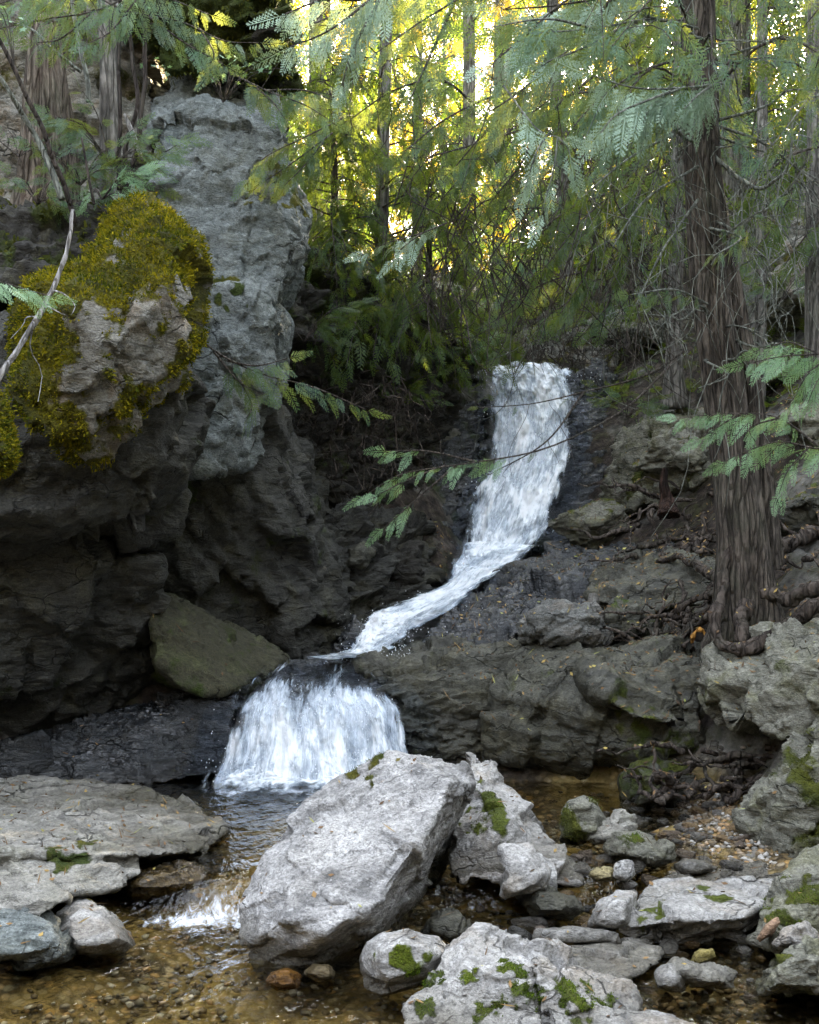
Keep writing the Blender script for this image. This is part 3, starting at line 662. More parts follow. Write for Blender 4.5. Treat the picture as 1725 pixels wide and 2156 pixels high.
# ------------------------------------------------------------------ left cliff
rock('rock_outcrop', 'tall outcrop capped with golden green moss overhanging the left side', 'rock outcrop', [
    [(210, 450, 5.9), (260, 425, 5.9), (330, 415, 5.95), (365, 440, 6.0), (395, 520, 5.75), (430, 560, 5.7), (425, 630, 5.6), (385, 700, 5.65), (330, 800, 5.45), (250, 720, 5.2), (180, 560, 5.45), (150, 640, 5.2), (140, 800, 5.2), (230, 880, 5.35), (330, 640, 5.3), (350, 560, 5.4), (380, 560, 6.5), (220, 500, 6.6), (150, 800, 6.5), (370, 800, 6.4)],
    [(180, 560, 5.5), (80, 600, 5.5), (30, 650, 5.45), (30, 820, 5.3), (90, 900, 5.3), (190, 900, 5.35), (210, 780, 5.2), (150, 620, 5.3), (20, 800, 6.3), (180, 600, 6.3), (200, 880, 6.2)],
    [(140, 780, 5.3), (230, 780, 5.25), (340, 760, 5.5), (385, 780, 5.8), (330, 860, 5.6), (250, 900, 5.5), (160, 960, 5.6), (110, 920, 5.5), (200, 1000, 6.2), (380, 850, 6.3)]],
    M['outcrop'], vox=.017, s1=.42, a1=.06, a2=.025, a3=.016, bed=(1.6, 1.2, 1), tilt=.3,
    moss=lambda V, N: (.92 + .3 * (N[:, 2] > .2) + .75 * fbm(V * np.array([7, 7, 3.2]) + 3, 4) + .45 * fbm(V * 15, 3) - .35 * sstep(2.55, 1.9, V[:, 2])*.5 + np.where((V[:, 0] < -1.75), .25, 0)
                       - .75 * np.exp(-((V - P(300, 720, 5.2)) ** 2 * np.array([60, 0, 9])).sum(1)) - .7 * np.exp(-((V - P(205, 760, 5.2)) ** 2 * np.array([120, 0, 8])).sum(1)) - .6 * np.exp(-((V - P(285, 480, 5.7)) ** 2 * np.array([150, 0, 90])).sum(1))),
    tuft=M['tuft'], tuft_n=100000, tsize=.009, seed=40)
rock('rock_outcrop', 'small golden moss lump at the left edge under the bleached leaning stick', 'rock outcrop', [blob([(-60, 1000), (-60, 830), (0, 840), (22, 880), (25, 960), (10, 1000)], 4.9, .4, .2)], M['outcrop'], vox=.014, s1=.3, a1=.03, a2=.012, a3=.01, moss=lambda V, N: .9 + 0 * V[:, 0], tuft=M['tuft'], tuft_n=9000, tsize=.009, seed=41)
rock('cliff', 'grey layered cliff face rising behind the mossy outcrop', 'cliff', [
    [(390, 620, 6.9), (450, 590, 6.85), (560, 620, 7.0), (590, 680, 7.1), (590, 760, 7.1), (545, 880, 7.1), (500, 980, 7.0), (380, 1000, 6.7), (330, 900, 6.6), (360, 700, 6.7), (600, 700, 8.2), (560, 950, 8.2), (350, 1000, 8.2), (350, 650, 8.2)],
    [(330, 240, 7.25), (420, 210, 7.25), (560, 240, 7.3), (625, 400, 7.35), (660, 470, 7.5), (640, 540, 7.5), (570, 610, 7.3), (560, 680, 7.05), (400, 660, 6.95), (330, 500, 7.05), (340, 640, 8.5), (650, 450, 8.6), (600, 620, 8.5), (340, 280, 8.6), (560, 280, 8.6)],
    [(350, 180, 7.6), (420, 140, 7.6), (520, 170, 7.7), (560, 230, 7.6), (600, 330, 7.6), (540, 360, 7.45), (330, 330, 7.4), (320, 200, 7.6), (400, 160, 8.8), (560, 180, 8.8), (590, 330, 8.8), (320, 350, 8.8)]],
    M['cliff'], vox=.016, s1=.45, a1=.05, a2=.030, a3=.010, bed=(1.4, 1, 1.1), tilt=.35, moss=patch([(600, 400, 7.5, .3), (560, 420, 7.4, .2), (470, 600, 6.9, .2)], k=.4), seed=42)
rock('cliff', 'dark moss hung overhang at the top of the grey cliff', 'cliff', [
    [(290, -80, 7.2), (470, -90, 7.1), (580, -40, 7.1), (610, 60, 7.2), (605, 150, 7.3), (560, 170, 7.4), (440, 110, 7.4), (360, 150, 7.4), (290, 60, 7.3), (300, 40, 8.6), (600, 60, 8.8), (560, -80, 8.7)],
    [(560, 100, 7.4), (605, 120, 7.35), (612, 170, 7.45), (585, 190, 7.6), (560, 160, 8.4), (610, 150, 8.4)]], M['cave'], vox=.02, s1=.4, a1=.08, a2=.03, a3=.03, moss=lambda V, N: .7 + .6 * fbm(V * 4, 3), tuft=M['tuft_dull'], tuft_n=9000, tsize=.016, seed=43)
rock('cliff', 'tan and grey cliff behind the rotten stump at the upper left', 'cliff', [
    [(-250, -60, 7.6), (120, -60, 7.7), (320, 60, 7.9), (330, 330, 7.6), (300, 480, 7.4), (-250, 480, 7.2), (-250, 0, 9), (320, 50, 9.2), (320, 450, 9), (-250, 450, 9)]], M['outcrop'], vox=.026, s1=.5, a1=.09, a2=.04, a3=.02, moss=lambda V, N: .25 + .5 * fbm(V * 3, 3) + .3 * (V[:, 2] < 3.6), seed=44)
rock('rock_shelf', 'dark soil shelf with roots below the rotten stump', 'rock shelf', [
    [(-250, 455, 6.3), (60, 450, 6.3), (180, 455, 6.4), (380, 470, 7.0), (380, 560, 7.0), (180, 560, 6.2), (-250, 600, 5.9), (-250, 440, 7.6), (380, 440, 7.6), (380, 600, 7.6), (-250, 640, 7.4), (30, 600, 5.95)]], M['cave'], vox=.02, s1=.3, a1=.05, a2=.03, a3=.03, moss=lambda V, N: .3 + .6 * fbm(V * 5, 3), tuft=M['tuft_dull'], tuft_n=4000, tsize=.02, seed=45)
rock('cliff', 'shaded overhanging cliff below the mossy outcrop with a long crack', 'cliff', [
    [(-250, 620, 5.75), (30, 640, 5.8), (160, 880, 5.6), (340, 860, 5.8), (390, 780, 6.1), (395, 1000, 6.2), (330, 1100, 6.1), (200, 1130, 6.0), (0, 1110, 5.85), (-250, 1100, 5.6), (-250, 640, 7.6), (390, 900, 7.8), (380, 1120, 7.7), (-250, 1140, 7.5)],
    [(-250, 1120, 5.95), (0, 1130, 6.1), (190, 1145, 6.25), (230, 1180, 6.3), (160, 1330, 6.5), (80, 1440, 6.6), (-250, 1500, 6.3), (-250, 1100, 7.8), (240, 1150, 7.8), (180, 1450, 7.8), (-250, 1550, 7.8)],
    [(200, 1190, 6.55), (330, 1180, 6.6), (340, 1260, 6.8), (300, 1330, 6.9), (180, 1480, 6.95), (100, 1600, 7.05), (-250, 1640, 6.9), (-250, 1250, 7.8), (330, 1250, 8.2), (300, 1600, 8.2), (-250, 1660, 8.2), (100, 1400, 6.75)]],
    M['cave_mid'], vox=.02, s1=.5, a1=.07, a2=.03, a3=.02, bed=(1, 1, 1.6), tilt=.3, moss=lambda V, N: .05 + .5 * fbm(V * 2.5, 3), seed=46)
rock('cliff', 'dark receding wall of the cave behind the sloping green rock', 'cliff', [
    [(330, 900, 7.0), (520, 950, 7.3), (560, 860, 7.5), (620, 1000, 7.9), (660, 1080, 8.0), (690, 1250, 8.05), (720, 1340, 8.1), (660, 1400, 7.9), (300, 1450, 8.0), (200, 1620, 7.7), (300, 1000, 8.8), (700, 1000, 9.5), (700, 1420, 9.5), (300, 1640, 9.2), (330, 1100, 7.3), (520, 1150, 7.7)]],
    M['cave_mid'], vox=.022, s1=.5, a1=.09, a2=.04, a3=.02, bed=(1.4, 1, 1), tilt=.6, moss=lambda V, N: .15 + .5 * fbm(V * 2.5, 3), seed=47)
rock('rock_ramp', 'smooth sloping green tinged rock dipping from the cave to the lower waterfall', 'rock slab', [
    [(335, 1250, 7.0), (420, 1290, 7.2), (530, 1335, 7.3), (600, 1385, 7.2), (560, 1420, 6.95), (500, 1450, 6.8), (430, 1465, 6.7), (370, 1440, 6.65), (330, 1400, 6.7), (320, 1300, 6.8), (300, 1420, 7.8), (600, 1440, 7.8), (350, 1280, 7.8)]],
    M['ramp'], vox=.015, s1=.4, a1=.03, a2=.016, a3=.012, bed=(1, 2, 1), tilt=.5, moss=lambda V, N: .25 + .5 * fbm(V * 4, 3), seed=48)
rock('wet_rock', 'dark wet rock shelf left of the lower waterfall', 'rock', [
    [(250, 1560, 7.1), (400, 1490, 6.9), (510, 1450, 6.85), (490, 1530, 6.75), (470, 1630, 6.65), (350, 1650, 6.5), (150, 1650, 6.5), (0, 1640, 6.5), (-200, 1640, 6.6), (-200, 1600, 7.2), (250, 1560, 8), (500, 1460, 8), (480, 1650, 7.8), (-200, 1660, 7.8), (100, 1605, 6.9)]],
    M['wet'], vox=.014, s1=.28, a1=.05, a2=.022, a3=.012, tilt=-.1, seed=49)

# ------------------------------------------------------------------ middle: rocks under and beside the falls
rock('wet_rock', 'dark wet bedrock step that the lower waterfall pours over', 'rock', [
    [(520, 1412, 7.1), (600, 1392, 7.15), (700, 1396, 7.1), (830, 1400, 7.1), (880, 1440, 6.95), (880, 1590, 6.8), (860, 1650, 6.75), (460, 1660, 6.8), (490, 1500, 6.9), (520, 1400, 8.6), (900, 1390, 8.6), (880, 1660, 8.4), (460, 1660, 8.4)]],
    M['wet'], vox=.014, s1=.25, a1=.035, a2=.02, a3=.012, seed=50)
rock('rock_ledge', 'layered dark rock ledge right of the lower waterfall lip', 'rock ledge', [
    [(750, 1385, 7.2), (900, 1350, 7.5), (1080, 1350, 7.4), (1120, 1370, 7.0), (1060, 1450, 6.75), (1030, 1500, 6.7), (1025, 1600, 6.75), (900, 1600, 6.75), (860, 1560, 6.75), (820, 1450, 6.85), (760, 1410, 7.0), (800, 1600, 8), (1100, 1600, 8), (1100, 1360, 8.4), (800, 1380, 8.4)]],
    M['ledge'], vox=.012, s1=.26, a1=.05, a2=.024, a3=.012, bed=(.8, 1, 3.0), tilt=.22, moss=lambda V, N: .1 + .4 * fbm(V * 5, 3), seed=51)
rock('rock_block', 'massive dark angular rock block with a flat top and shadowed undercut', 'rock block', [
    [(1050, 1460, 6.6), (1110, 1385, 6.75), (1180, 1372, 6.9), (1330, 1372, 6.85), (1420, 1395, 6.75), (1500, 1365, 6.7), (1520, 1420, 6.4), (1510, 1560, 6.3), (1440, 1575, 6.2), (1330, 1545, 6.25), (1250, 1500, 6.3), (1250, 1420, 6.5), (1120, 1600, 6.5), (1028, 1590, 6.65), (1180, 1640, 6.75), (1400, 1650, 6.6), (1100, 1390, 8.2), (1500, 1370, 8.2), (1500, 1660, 7.8), (1050, 1660, 7.8)],
    [(1240, 1400, 6.5), (1420, 1410, 6.45), (1430, 1520, 6.1), (1330, 1510, 6.08), (1240, 1440, 6.25), (1260, 1400, 7), (1420, 1540, 6.9)],
    [(1320, 1640, 6.2), (1420, 1600, 6.1), (1470, 1640, 6.05), (1440, 1680, 6.1), (1330, 1690, 6.15), (1400, 1660, 6.8)]],
    M['ledge'], vox=.013, s1=.42, a1=.075, a2=.024, a3=.014, bed=(1, 1, 1.3), tilt=.6, moss=lambda V, N: .12 + .45 * fbm(V * 4, 3) + patch([(1380, 1560, 6.2, .3)])(V, N) * .5, seed=52)
rock('boulder', 'dark angular boulder resting on the ledge below the upper waterfall', 'boulder', [blob([(1090, 1335), (1095, 1300), (1150, 1275), (1180, 1263), (1260, 1266), (1280, 1310), (1282, 1345), (1220, 1360), (1110, 1362)], 7.0, .55, .3)], M['ledge_boulder'], vox=.012, s1=.3, a1=.05, a2=.018, a3=.012, seed=53)
rock('rock_slab', 'long wet black slab slanting down from the upper waterfall foot', 'rock slab', [
    [(1180, 1150, 9.2), (1330, 1160, 8.9), (1500, 1180, 8.2), (1500, 1260, 7.8), (1400, 1260, 7.8), (1300, 1280, 7.7), (1100, 1340, 7.6), (960, 1355, 7.7), (880, 1365, 7.7), (930, 1300, 8.3), (1020, 1230, 8.9), (1110, 1180, 9.3), (1000, 1360, 9), (1500, 1300, 9), (1400, 1160, 9.6)]],
    M['wet'], vox=.014, s1=.34, a1=.07, a2=.03, a3=.014, bed=(.8, 1, 2.8), tilt=.42, seed=54)
rock('rock_slab', 'brown grey slab with a smooth rounded back left of the cedar roots', 'rock slab', [
    [(1230, 1215, 8.2), (1310, 1175, 8.4), (1420, 1160, 8.1), (1510, 1190, 7.6), (1510, 1270, 7.4), (1420, 1280, 7.45), (1350, 1290, 7.5), (1250, 1265, 7.7), (1300, 1300, 8.4), (1500, 1290, 8.4)]], M['ledge'], vox=.014, s1=.3, a1=.04, a2=.02, a3=.012, bed=(.8, 1, 2.5), tilt=.3, seed=55)
rock('wet_rock', 'small broken wet black rocks at the ledge edge below the long slab', 'rock', [
    [(945, 1330, 7.6), (1000, 1300, 7.8), (1080, 1300, 7.6), (1090, 1350, 7.3), (1020, 1362, 7.3), (950, 1360, 7.4), (1000, 1360, 8.0)]], M['wet'], vox=.012, s1=.16, a1=.05, a2=.02, a3=.012, seed=56)
rock('cliff', 'wet streaming rock strata on the right side of the upper waterfall', 'cliff', [
    [(1185, 790, 11.2), (1260, 775, 11.3), (1300, 860, 10.8), (1290, 960, 10.4), (1260, 1050, 10.1), (1280, 1100, 9.8), (1180, 1160, 9.6), (1130, 1160, 9.7), (1170, 1050, 10.1), (1190, 950, 10.5), (1215, 850, 10.9), (1200, 800, 12), (1320, 800, 12.2), (1330, 1100, 11), (1150, 1180, 11)]],
    M['wet'], vox=.018, s1=.35, a1=.07, a2=.035, a3=.016, bed=(.8, 1, 3), tilt=.5, moss=lambda V, N: .15 + .5 * fbm(V * 4, 3), seed=57)
rock('cliff', 'dry layered grey brown rock above the cedar roots on the right slope', 'cliff', [
    [(1290, 930, 9.9), (1380, 900, 9.6), (1500, 860, 9.3), (1500, 1000, 9.0), (1400, 1040, 9.1), (1330, 1060, 9.3), (1270, 1090, 9.6), (1280, 1010, 9.8), (1350, 900, 11), (1510, 880, 10.6), (1500, 1060, 10.2), (1290, 1100, 10.6)]],
    M['bank'], vox=.018, s1=.3, a1=.07, a2=.035, a3=.016, bed=(.8, 1, 3), tilt=.55, moss=lambda V, N: .25 + .5 * fbm(V * 4, 3), seed=58)
rock('cliff', 'bare tan rock wall closing the stream behind the upper waterfall lip', 'cliff', [
    [(1040, 720, 12.2), (1150, 700, 12.2), (1230, 700, 12.1), (1300, 720, 11.9), (1290, 780, 11.6), (1190, 795, 11.7), (1040, 795, 11.9), (1050, 700, 13.5), (1300, 700, 13.5), (1300, 800, 13), (1040, 800, 13)]],
    M['outcrop'], vox=.022, s1=.4, a1=.08, a2=.035, a3=.016, moss=lambda V, N: .2 + .5 * fbm(V * 4, 3) + .3 * N[:, 2], seed=59)
rock('wet_rock', 'dark mossy wet rocks along the left side of the upper waterfall', 'rock', [
    [(1000, 800, 11.2), (1030, 870, 10.8), (1025, 960, 10.4), (1010, 1040, 10.1), (985, 1130, 9.8), (980, 1230, 9.5), (900, 1240, 9.4), (880, 1130, 9.5), (900, 1000, 9.9), (920, 900, 10.3), (950, 820, 10.9), (900, 850, 11.8), (1010, 850, 12), (1000, 1230, 11), (880, 1230, 11)]],
    M['wet'], vox=.016, s1=.35, a1=.09, a2=.04, a3=.018, moss=lambda V, N: .25 + .6 * fbm(V * 4, 3), seed=60)
rock('cliff', 'jumbled dark angular rocks at the back between the cave and the waterfall', 'cliff', [
    [(600, 1070, 8.6), (680, 1060, 8.8), (760, 1080, 9.0), (890, 1110, 9.3), (900, 1180, 9.1), (880, 1270, 8.8), (700, 1340, 8.4), (660, 1385, 8.2), (650, 1200, 8.5), (600, 1160, 8.5), (620, 1080, 9.8), (900, 1100, 10.2), (900, 1300, 10), (660, 1400, 9.6)]],
    M['cave_mid'], vox=.016, s1=.3, a1=.12, a2=.04, a3=.016, seed=61)
rock('boulder', 'angular grey green boulder lodged among the dark rocks left of the chute', 'boulder', [blob([(715, 1180), (725, 1150), (770, 1140), (790, 1165), (765, 1195), (735, 1198)], 8.7, .35, .3)], M['ledge'], vox=.014, s1=.25, a1=.04, a2=.015, a3=.01, seed=62)
rock('boulder', 'broad dark boulder just above the chute among the back rocks', 'boulder', [blob([(800, 1200), (830, 1140), (880, 1140), (890, 1190), (880, 1240), (820, 1240)], 8.9, .35, .3)], M['cave'], vox=.014, s1=.25, a1=.05, a2=.02, a3=.01, seed=63)
rock('boulder', 'wet rounded rock at the left foot of the chute', 'boulder', [blob([(700, 1385), (715, 1340), (745, 1300), (770, 1310), (770, 1380)], 7.5, .3, .3)], M['wet'], vox=.012, s1=.25, a1=.03, a2=.015, a3=.01, seed=64)
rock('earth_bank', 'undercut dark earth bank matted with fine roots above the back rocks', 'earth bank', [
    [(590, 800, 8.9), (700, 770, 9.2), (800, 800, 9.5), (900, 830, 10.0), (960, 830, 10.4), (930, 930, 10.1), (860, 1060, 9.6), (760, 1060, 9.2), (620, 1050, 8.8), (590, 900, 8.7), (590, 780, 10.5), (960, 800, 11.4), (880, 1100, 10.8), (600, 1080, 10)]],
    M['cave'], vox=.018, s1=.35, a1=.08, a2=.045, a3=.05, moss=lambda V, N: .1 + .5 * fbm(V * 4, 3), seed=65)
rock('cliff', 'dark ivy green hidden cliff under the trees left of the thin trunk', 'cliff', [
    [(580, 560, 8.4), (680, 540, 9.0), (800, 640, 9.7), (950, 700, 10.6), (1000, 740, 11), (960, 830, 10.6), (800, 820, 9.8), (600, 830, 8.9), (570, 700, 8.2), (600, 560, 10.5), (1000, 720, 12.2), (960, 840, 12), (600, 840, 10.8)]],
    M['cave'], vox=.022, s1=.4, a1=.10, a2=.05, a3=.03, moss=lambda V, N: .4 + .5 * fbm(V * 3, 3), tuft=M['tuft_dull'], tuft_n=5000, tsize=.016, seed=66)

# ------------------------------------------------------------------ right bank
rock('rock_block', 'large lichen streaked rock under the cedar root at the right edge', 'rock block', [
    [(1500, 1470, 5.9), (1505, 1385, 6.05), (1560, 1352, 6.1), (1640, 1335, 5.9), (1725, 1295, 5.75), (1880, 1250, 5.6), (1880, 1540, 5.3), (1700, 1555, 5.35), (1625, 1555, 5.45), (1550, 1520, 5.65), (1620, 1450, 5.5), (1700, 1400, 5.4), (1520, 1440, 6.9), (1880, 1280, 7), (1850, 1560, 6.6), (1600, 1560, 6.5)]],
    M['bank'], vox=.012, s1=.32, a1=.06, a2=.025, a3=.012, bed=(1, 1, 1.5), tilt=-.4, moss=lambda V, N: .12 + .6 * fbm(V * 4, 3), seed=70)
rock('boulder', 'tall mossy rock at the right edge standing over the gravel bar', 'boulder', [
    [(1570, 1800, 5.25), (1568, 1740, 5.3), (1580, 1680, 5.35), (1640, 1650, 5.3), (1670, 1560, 5.35), (1725, 1490, 5.3), (1900, 1450, 5.2), (1900, 1830, 4.9), (1700, 1815, 5.0), (1620, 1810, 5.1), (1680, 1650, 5.05), (1620, 1700, 6.2), (1880, 1550, 6.4), (1880, 1830, 6)]],
    M['bank'], vox=.011, s1=.3, a1=.045, a2=.02, a3=.012, moss=lambda V, N: .22 + .75 * fbm(V * 5, 3), tuft=M['tuft_dull'], tuft_n=3500, tsize=.006, seed=71)
rock('boulder', 'dark mossy block at the waterline under the exposed roots', 'boulder', [blob([(1325, 1680), (1330, 1610), (1380, 1600), (1425, 1625), (1430, 1690), (1380, 1700)], 6.0, .3, .2)], M['ledge'], vox=.012, s1=.2, a1=.03, a2=.015, a3=.01, moss=lambda V, N: .35 + .5 * fbm(V * 5, 3), seed=72)
rock('cliff', 'bare tan rock patch high on the slope at the right edge', 'cliff', [
    [(1610, 470, 10.4), (1680, 410, 10.6), (1790, 380, 10.4), (1800, 620, 9.6), (1700, 640, 9.6), (1630, 590, 9.9), (1620, 500, 12), (1800, 420, 12), (1790, 640, 11)]], M['outcrop'], vox=.022, s1=.35, a1=.06, a2=.03, a3=.015, moss=lambda V, N: .1 + .5 * fbm(V * 4, 3), seed=73)
r_ = np.random.default_rng(31)
for (px, py, d, s, lb) in [(1290, 690, 12, .35, 'sunlit tan stone jutting from the slope beside the thin right trunk'), (1365, 700, 11.6, .28, 'small bright stone on the slope left of the thin right trunk'), (1600, 760, 9.6, .4, 'grey stone embedded in the slope right of the big cedar at mid height'),
                           (1690, 640, 10.5, .5, 'broad pale stone high on the right slope'), (1240, 1110, 9.3, .34, 'flat angular rock at the right foot of the upper waterfall'), (1420, 960, 9.1, .35, 'grey stone on the slope above the root tangle'), (1690, 920, 8.3, .4, 'dark stone behind the fern like spray at the right edge'),
                           (1330, 1320, 7.3, .28, 'square dark stone beside the boulder on the ledge'), (1690, 1090, 7.3, .35, 'rounded dark rock among roots at the right edge')]:
    q = P(px, py, d); n = 14
    pts = r_.normal(size=(n, 3)); pts /= np.linalg.norm(pts, axis=1)[:, None]
    rock('rock', lb, 'rock', [q + pts * np.array([1, .8, .6]) * s * r_.uniform(.8, 1.1, (n, 1))], M['bank'] if d > 7.4 else M['ledge'], vox=.016, s1=.25, a1=.04, a2=.02, a3=.01, moss=upmoss(.5), seed=int(px), world=True)

# ------------------------------------------------------------------ loose stones
def pebble_proto(seed):
    r = np.random.default_rng(seed)
    bm = bmesh.new(); bmesh.ops.create_icosphere(bm, subdivisions=3, radius=1)
    V = np.array([v.co[:] for v in bm.verts]); T = np.array([[v.index for v in f.verts] for f in bm.faces]); bm.free()
    for _ in range(7):
        n = r.normal(size=3); n /= np.linalg.norm(n); h = r.uniform(.45, .8)
        dd = V @ n; V = V - n * np.maximum(dd - h, 0)[:, None] * .9
    V = V * (1 + .06 * pnoise(V * 2.2 + seed * 9))[:, None]
    return V * np.array([1, .8, .55]), T
PROTO = [pebble_proto(s) for s in range(6)]
stone_cols = [((.22, .21, .2), (.45, .44, .42)), ((.24, .16, .08), (.5, .36, .2)), ((.12, .12, .12), (.28, .28, .28)), ((.17, .13, .10), (.36, .30, .25))]
SM = [rock_mat('loose_stone', a, b, lichen=.15, stain_amt=.3, scale=4) for a, b in stone_cols]
PM = []
for k, (V, T) in enumerate(PROTO):
    PM.append([np_mesh('stone', V, T, SM[c], attrs={'moss': np.zeros(len(V))}) for c in range(4)])
kinds = ['pale grey', 'orange tan', 'dark grey', 'brown grey']
def loose(px, py, size, c, label, group, r, zoff=.0):
    d = 5.0
    for _ in range(12):
        q = P(px, py, d); z = max(float(ground_z(q[0], q[1])[0]), ZW(q[1]) - .02) + zoff
        d = .5 * d + .5 * (EYE - z) * F / (py - 1078.0)
    q = P(px, py, d)
    o = bpy.data.objects.new('stone', PM[r.integers(6)][c]); COL.objects.link(o)
    o.location = q + np.array([0, 0, size * .2]); o.rotation_euler = (r.normal() * .2, r.normal() * .2, r.uniform(0, 6.3))
    o.scale = (size, size * r.uniform(.7, 1.), size * r.uniform(.7, 1.1))
    tag(o, label, 'stone', group)
r_ = np.random.default_rng(5)
for k in range(115):
    px = r_.uniform(1310, 1565); py = r_.uniform(1692, 1790)
    c = int(r_.choice(4, p=[.4, .25, .1, .25]))
    loose(px, py, r_.uniform(.018, .055), c, kinds[c] + ' loose stone on the gravel bar below the exposed roots', 'loose stones on the gravel bar', r_)
for k in range(75):
    px = r_.uniform(1400, 1620); py = r_.uniform(1955, 2110)
    c = int(r_.choice(4, p=[.25, .25, .25, .25]))
    loose(px, py, r_.uniform(.014, .035), c, kinds[c] + ' small stone in the shallows by the right bottom corner', 'small stones in the shallows at the right', r_)
for k in range(26):
    px = r_.uniform(1100, 1330); py = r_.uniform(1660, 1760)
    c = int(r_.choice(4))
    loose(px, py, r_.uniform(.016, .04), c, kinds[c] + ' stone in the shallow water behind the rounded mossy boulder', 'stones in the back shallows', r_)
for k in range(30):
    px = r_.uniform(940, 1560); py = r_.uniform(1900, 1990)
    c = int(r_.choice(4))
    loose(px, py, r_.uniform(.016, .04), c, kinds[c] + ' stone among the small rapids in the middle', 'stones among the small rapids', r_)

for k in range(64):
    px = r_.uniform(1090, 1570); py = r_.uniform(1800, 2010)
    c = int(r_.choice(4, p=[.5, .15, .15, .2]))
    loose(px, py, r_.uniform(.03, .075), c, kinds[c] + ' cobble lying in the shallow stream round the wide flat topped boulder', 'cobbles in the shallow stream', r_, .015)

def gravel():
    r = np.random.default_rng(9); g = Geo()
    bm = bmesh.new(); bmesh.ops.create_icosphere(bm, subdivisions=1, radius=1)
    V0 = np.array([v.co[:] for v in bm.verts]); T0 = np.array([[v.index for v in f.verts] for f in bm.faces]); bm.free()
    for k in range(8000):
        x = r.uniform(-1.3, 1.75); y = r.uniform(3.3, 6.1)
        if r.random() < .45: x = r.uniform(.9, 1.7); y = r.uniform(4.9, 6.0)
        z = float(GZ(x, y))
        s = r.uniform(.006, .02)
        V = V0 * (1 + .25 * r.normal(size=(len(V0), 1))) * np.array([1, .8, .55]) * s
        V = V @ rotm((0, 0, 1), r.uniform(0, 6)).T + np.array([x, y, z + s * .3])
        g.add(V, T0)
    V, Q = g.get()
    m = NT('gravel_stone'); rr = m.n('NewGeometry').outputs['Random Per Island']
    col = m.ramp(rr, [(0., (.06, .045, .025)), (.3, (.15, .11, .06)), (.55, (.14, .14, .13)), (.75, (.30, .18, .07)), (.88, (.30, .29, .26)), (1., (.42, .40, .37))])
    o = obj('gravel', V, Q, m.out(m.pbsdf(col, .6).outputs[0]), smooth=False, origin=(0, 0, 0))
    tag(o, 'small mixed gravel on the stream bed and gravel bar', None, kind='stuff')
_gx = np.linspace(-1.4, 1.9, 120); _gy = np.linspace(3.2, 6.3, 120)
_GX, _GY = np.meshgrid(_gx, _gy); _gz = ground_z(_GX.ravel(), _GY.ravel()).reshape(120, 120)
def GZ(x, y): return _gz[min(119, max(0, int((y - 3.2) / 3.1 * 119 + .5))), min(119, max(0, int((x + 1.4) / 3.3 * 119 + .5)))]
gravel()

# ------------------------------------------------------------------ water
def make_stream():
    xs = np.linspace(-2.3, 2.4, 300); ys = np.linspace(1.2, 7.4, 420)
    X, Y = np.meshgrid(xs, ys); x = X.ravel(); y = Y.ravel()
    p = np.stack([x, y, x * 0], 1)
    rough = .25 + .6 * np.exp(-((y - 4.78) / .28) ** 2) + .9 * np.exp(-((y - 6.35) / .35) ** 2 - ((x + .45) / .7) ** 2) + .45 * np.exp(-((y - 4.2) / .5) ** 2 - ((x + .6) / .7) ** 2)
    yy = y + .10 * pnoise(p * 3) - .06 * (x > 0)
    z = ZW(yy) + .010 * rough * fbm(p * np.array([5, 3, 1]), 3) + .012 * np.exp(-((y - 4.78) / .2) ** 2) * pnoise(p * np.array([16, 4, 1]))
    foam = (.62 + .5 * pnoise(p * np.array([7, 5, 1]))) * np.exp(-((y - 6.42) / .28) ** 2) * (1 - sstep(.38, .7, np.abs(x + .47))) + (.55 + .35 * pnoise(p * np.array([5, 12, 1]))) * np.exp(-((yy - 4.67) / .10) ** 2) * np.exp(-((x + .82) / .28) ** 2) + .40 * np.exp(-((yy - 4.8) / .14) ** 2) * np.exp(-((x + .72) / .25) ** 2) + .35 * np.exp(-((yy - 4.78) / .1) ** 2) * np.exp(-((x - .3) / .16) ** 2) + .10 * np.exp(-((y - 4.3) / .3) ** 2) * np.exp(-((x + .5) / .4) ** 2)
    nx = len(xs); ny = len(ys)
    i = (np.arange(ny - 1)[:, None] * nx + np.arange(nx - 1)[None]).ravel()
    o = obj('stream_water', np.stack([x, y, z], 1), np.stack([i, i + 1, i + nx + 1, i + nx], 1), M['stream'], origin=(0, 0, 0), attrs={'rough': rough, 'foam': foam})
    tag(o, 'clear amber stream water with ripples and foam', None, kind='structure')
make_stream()

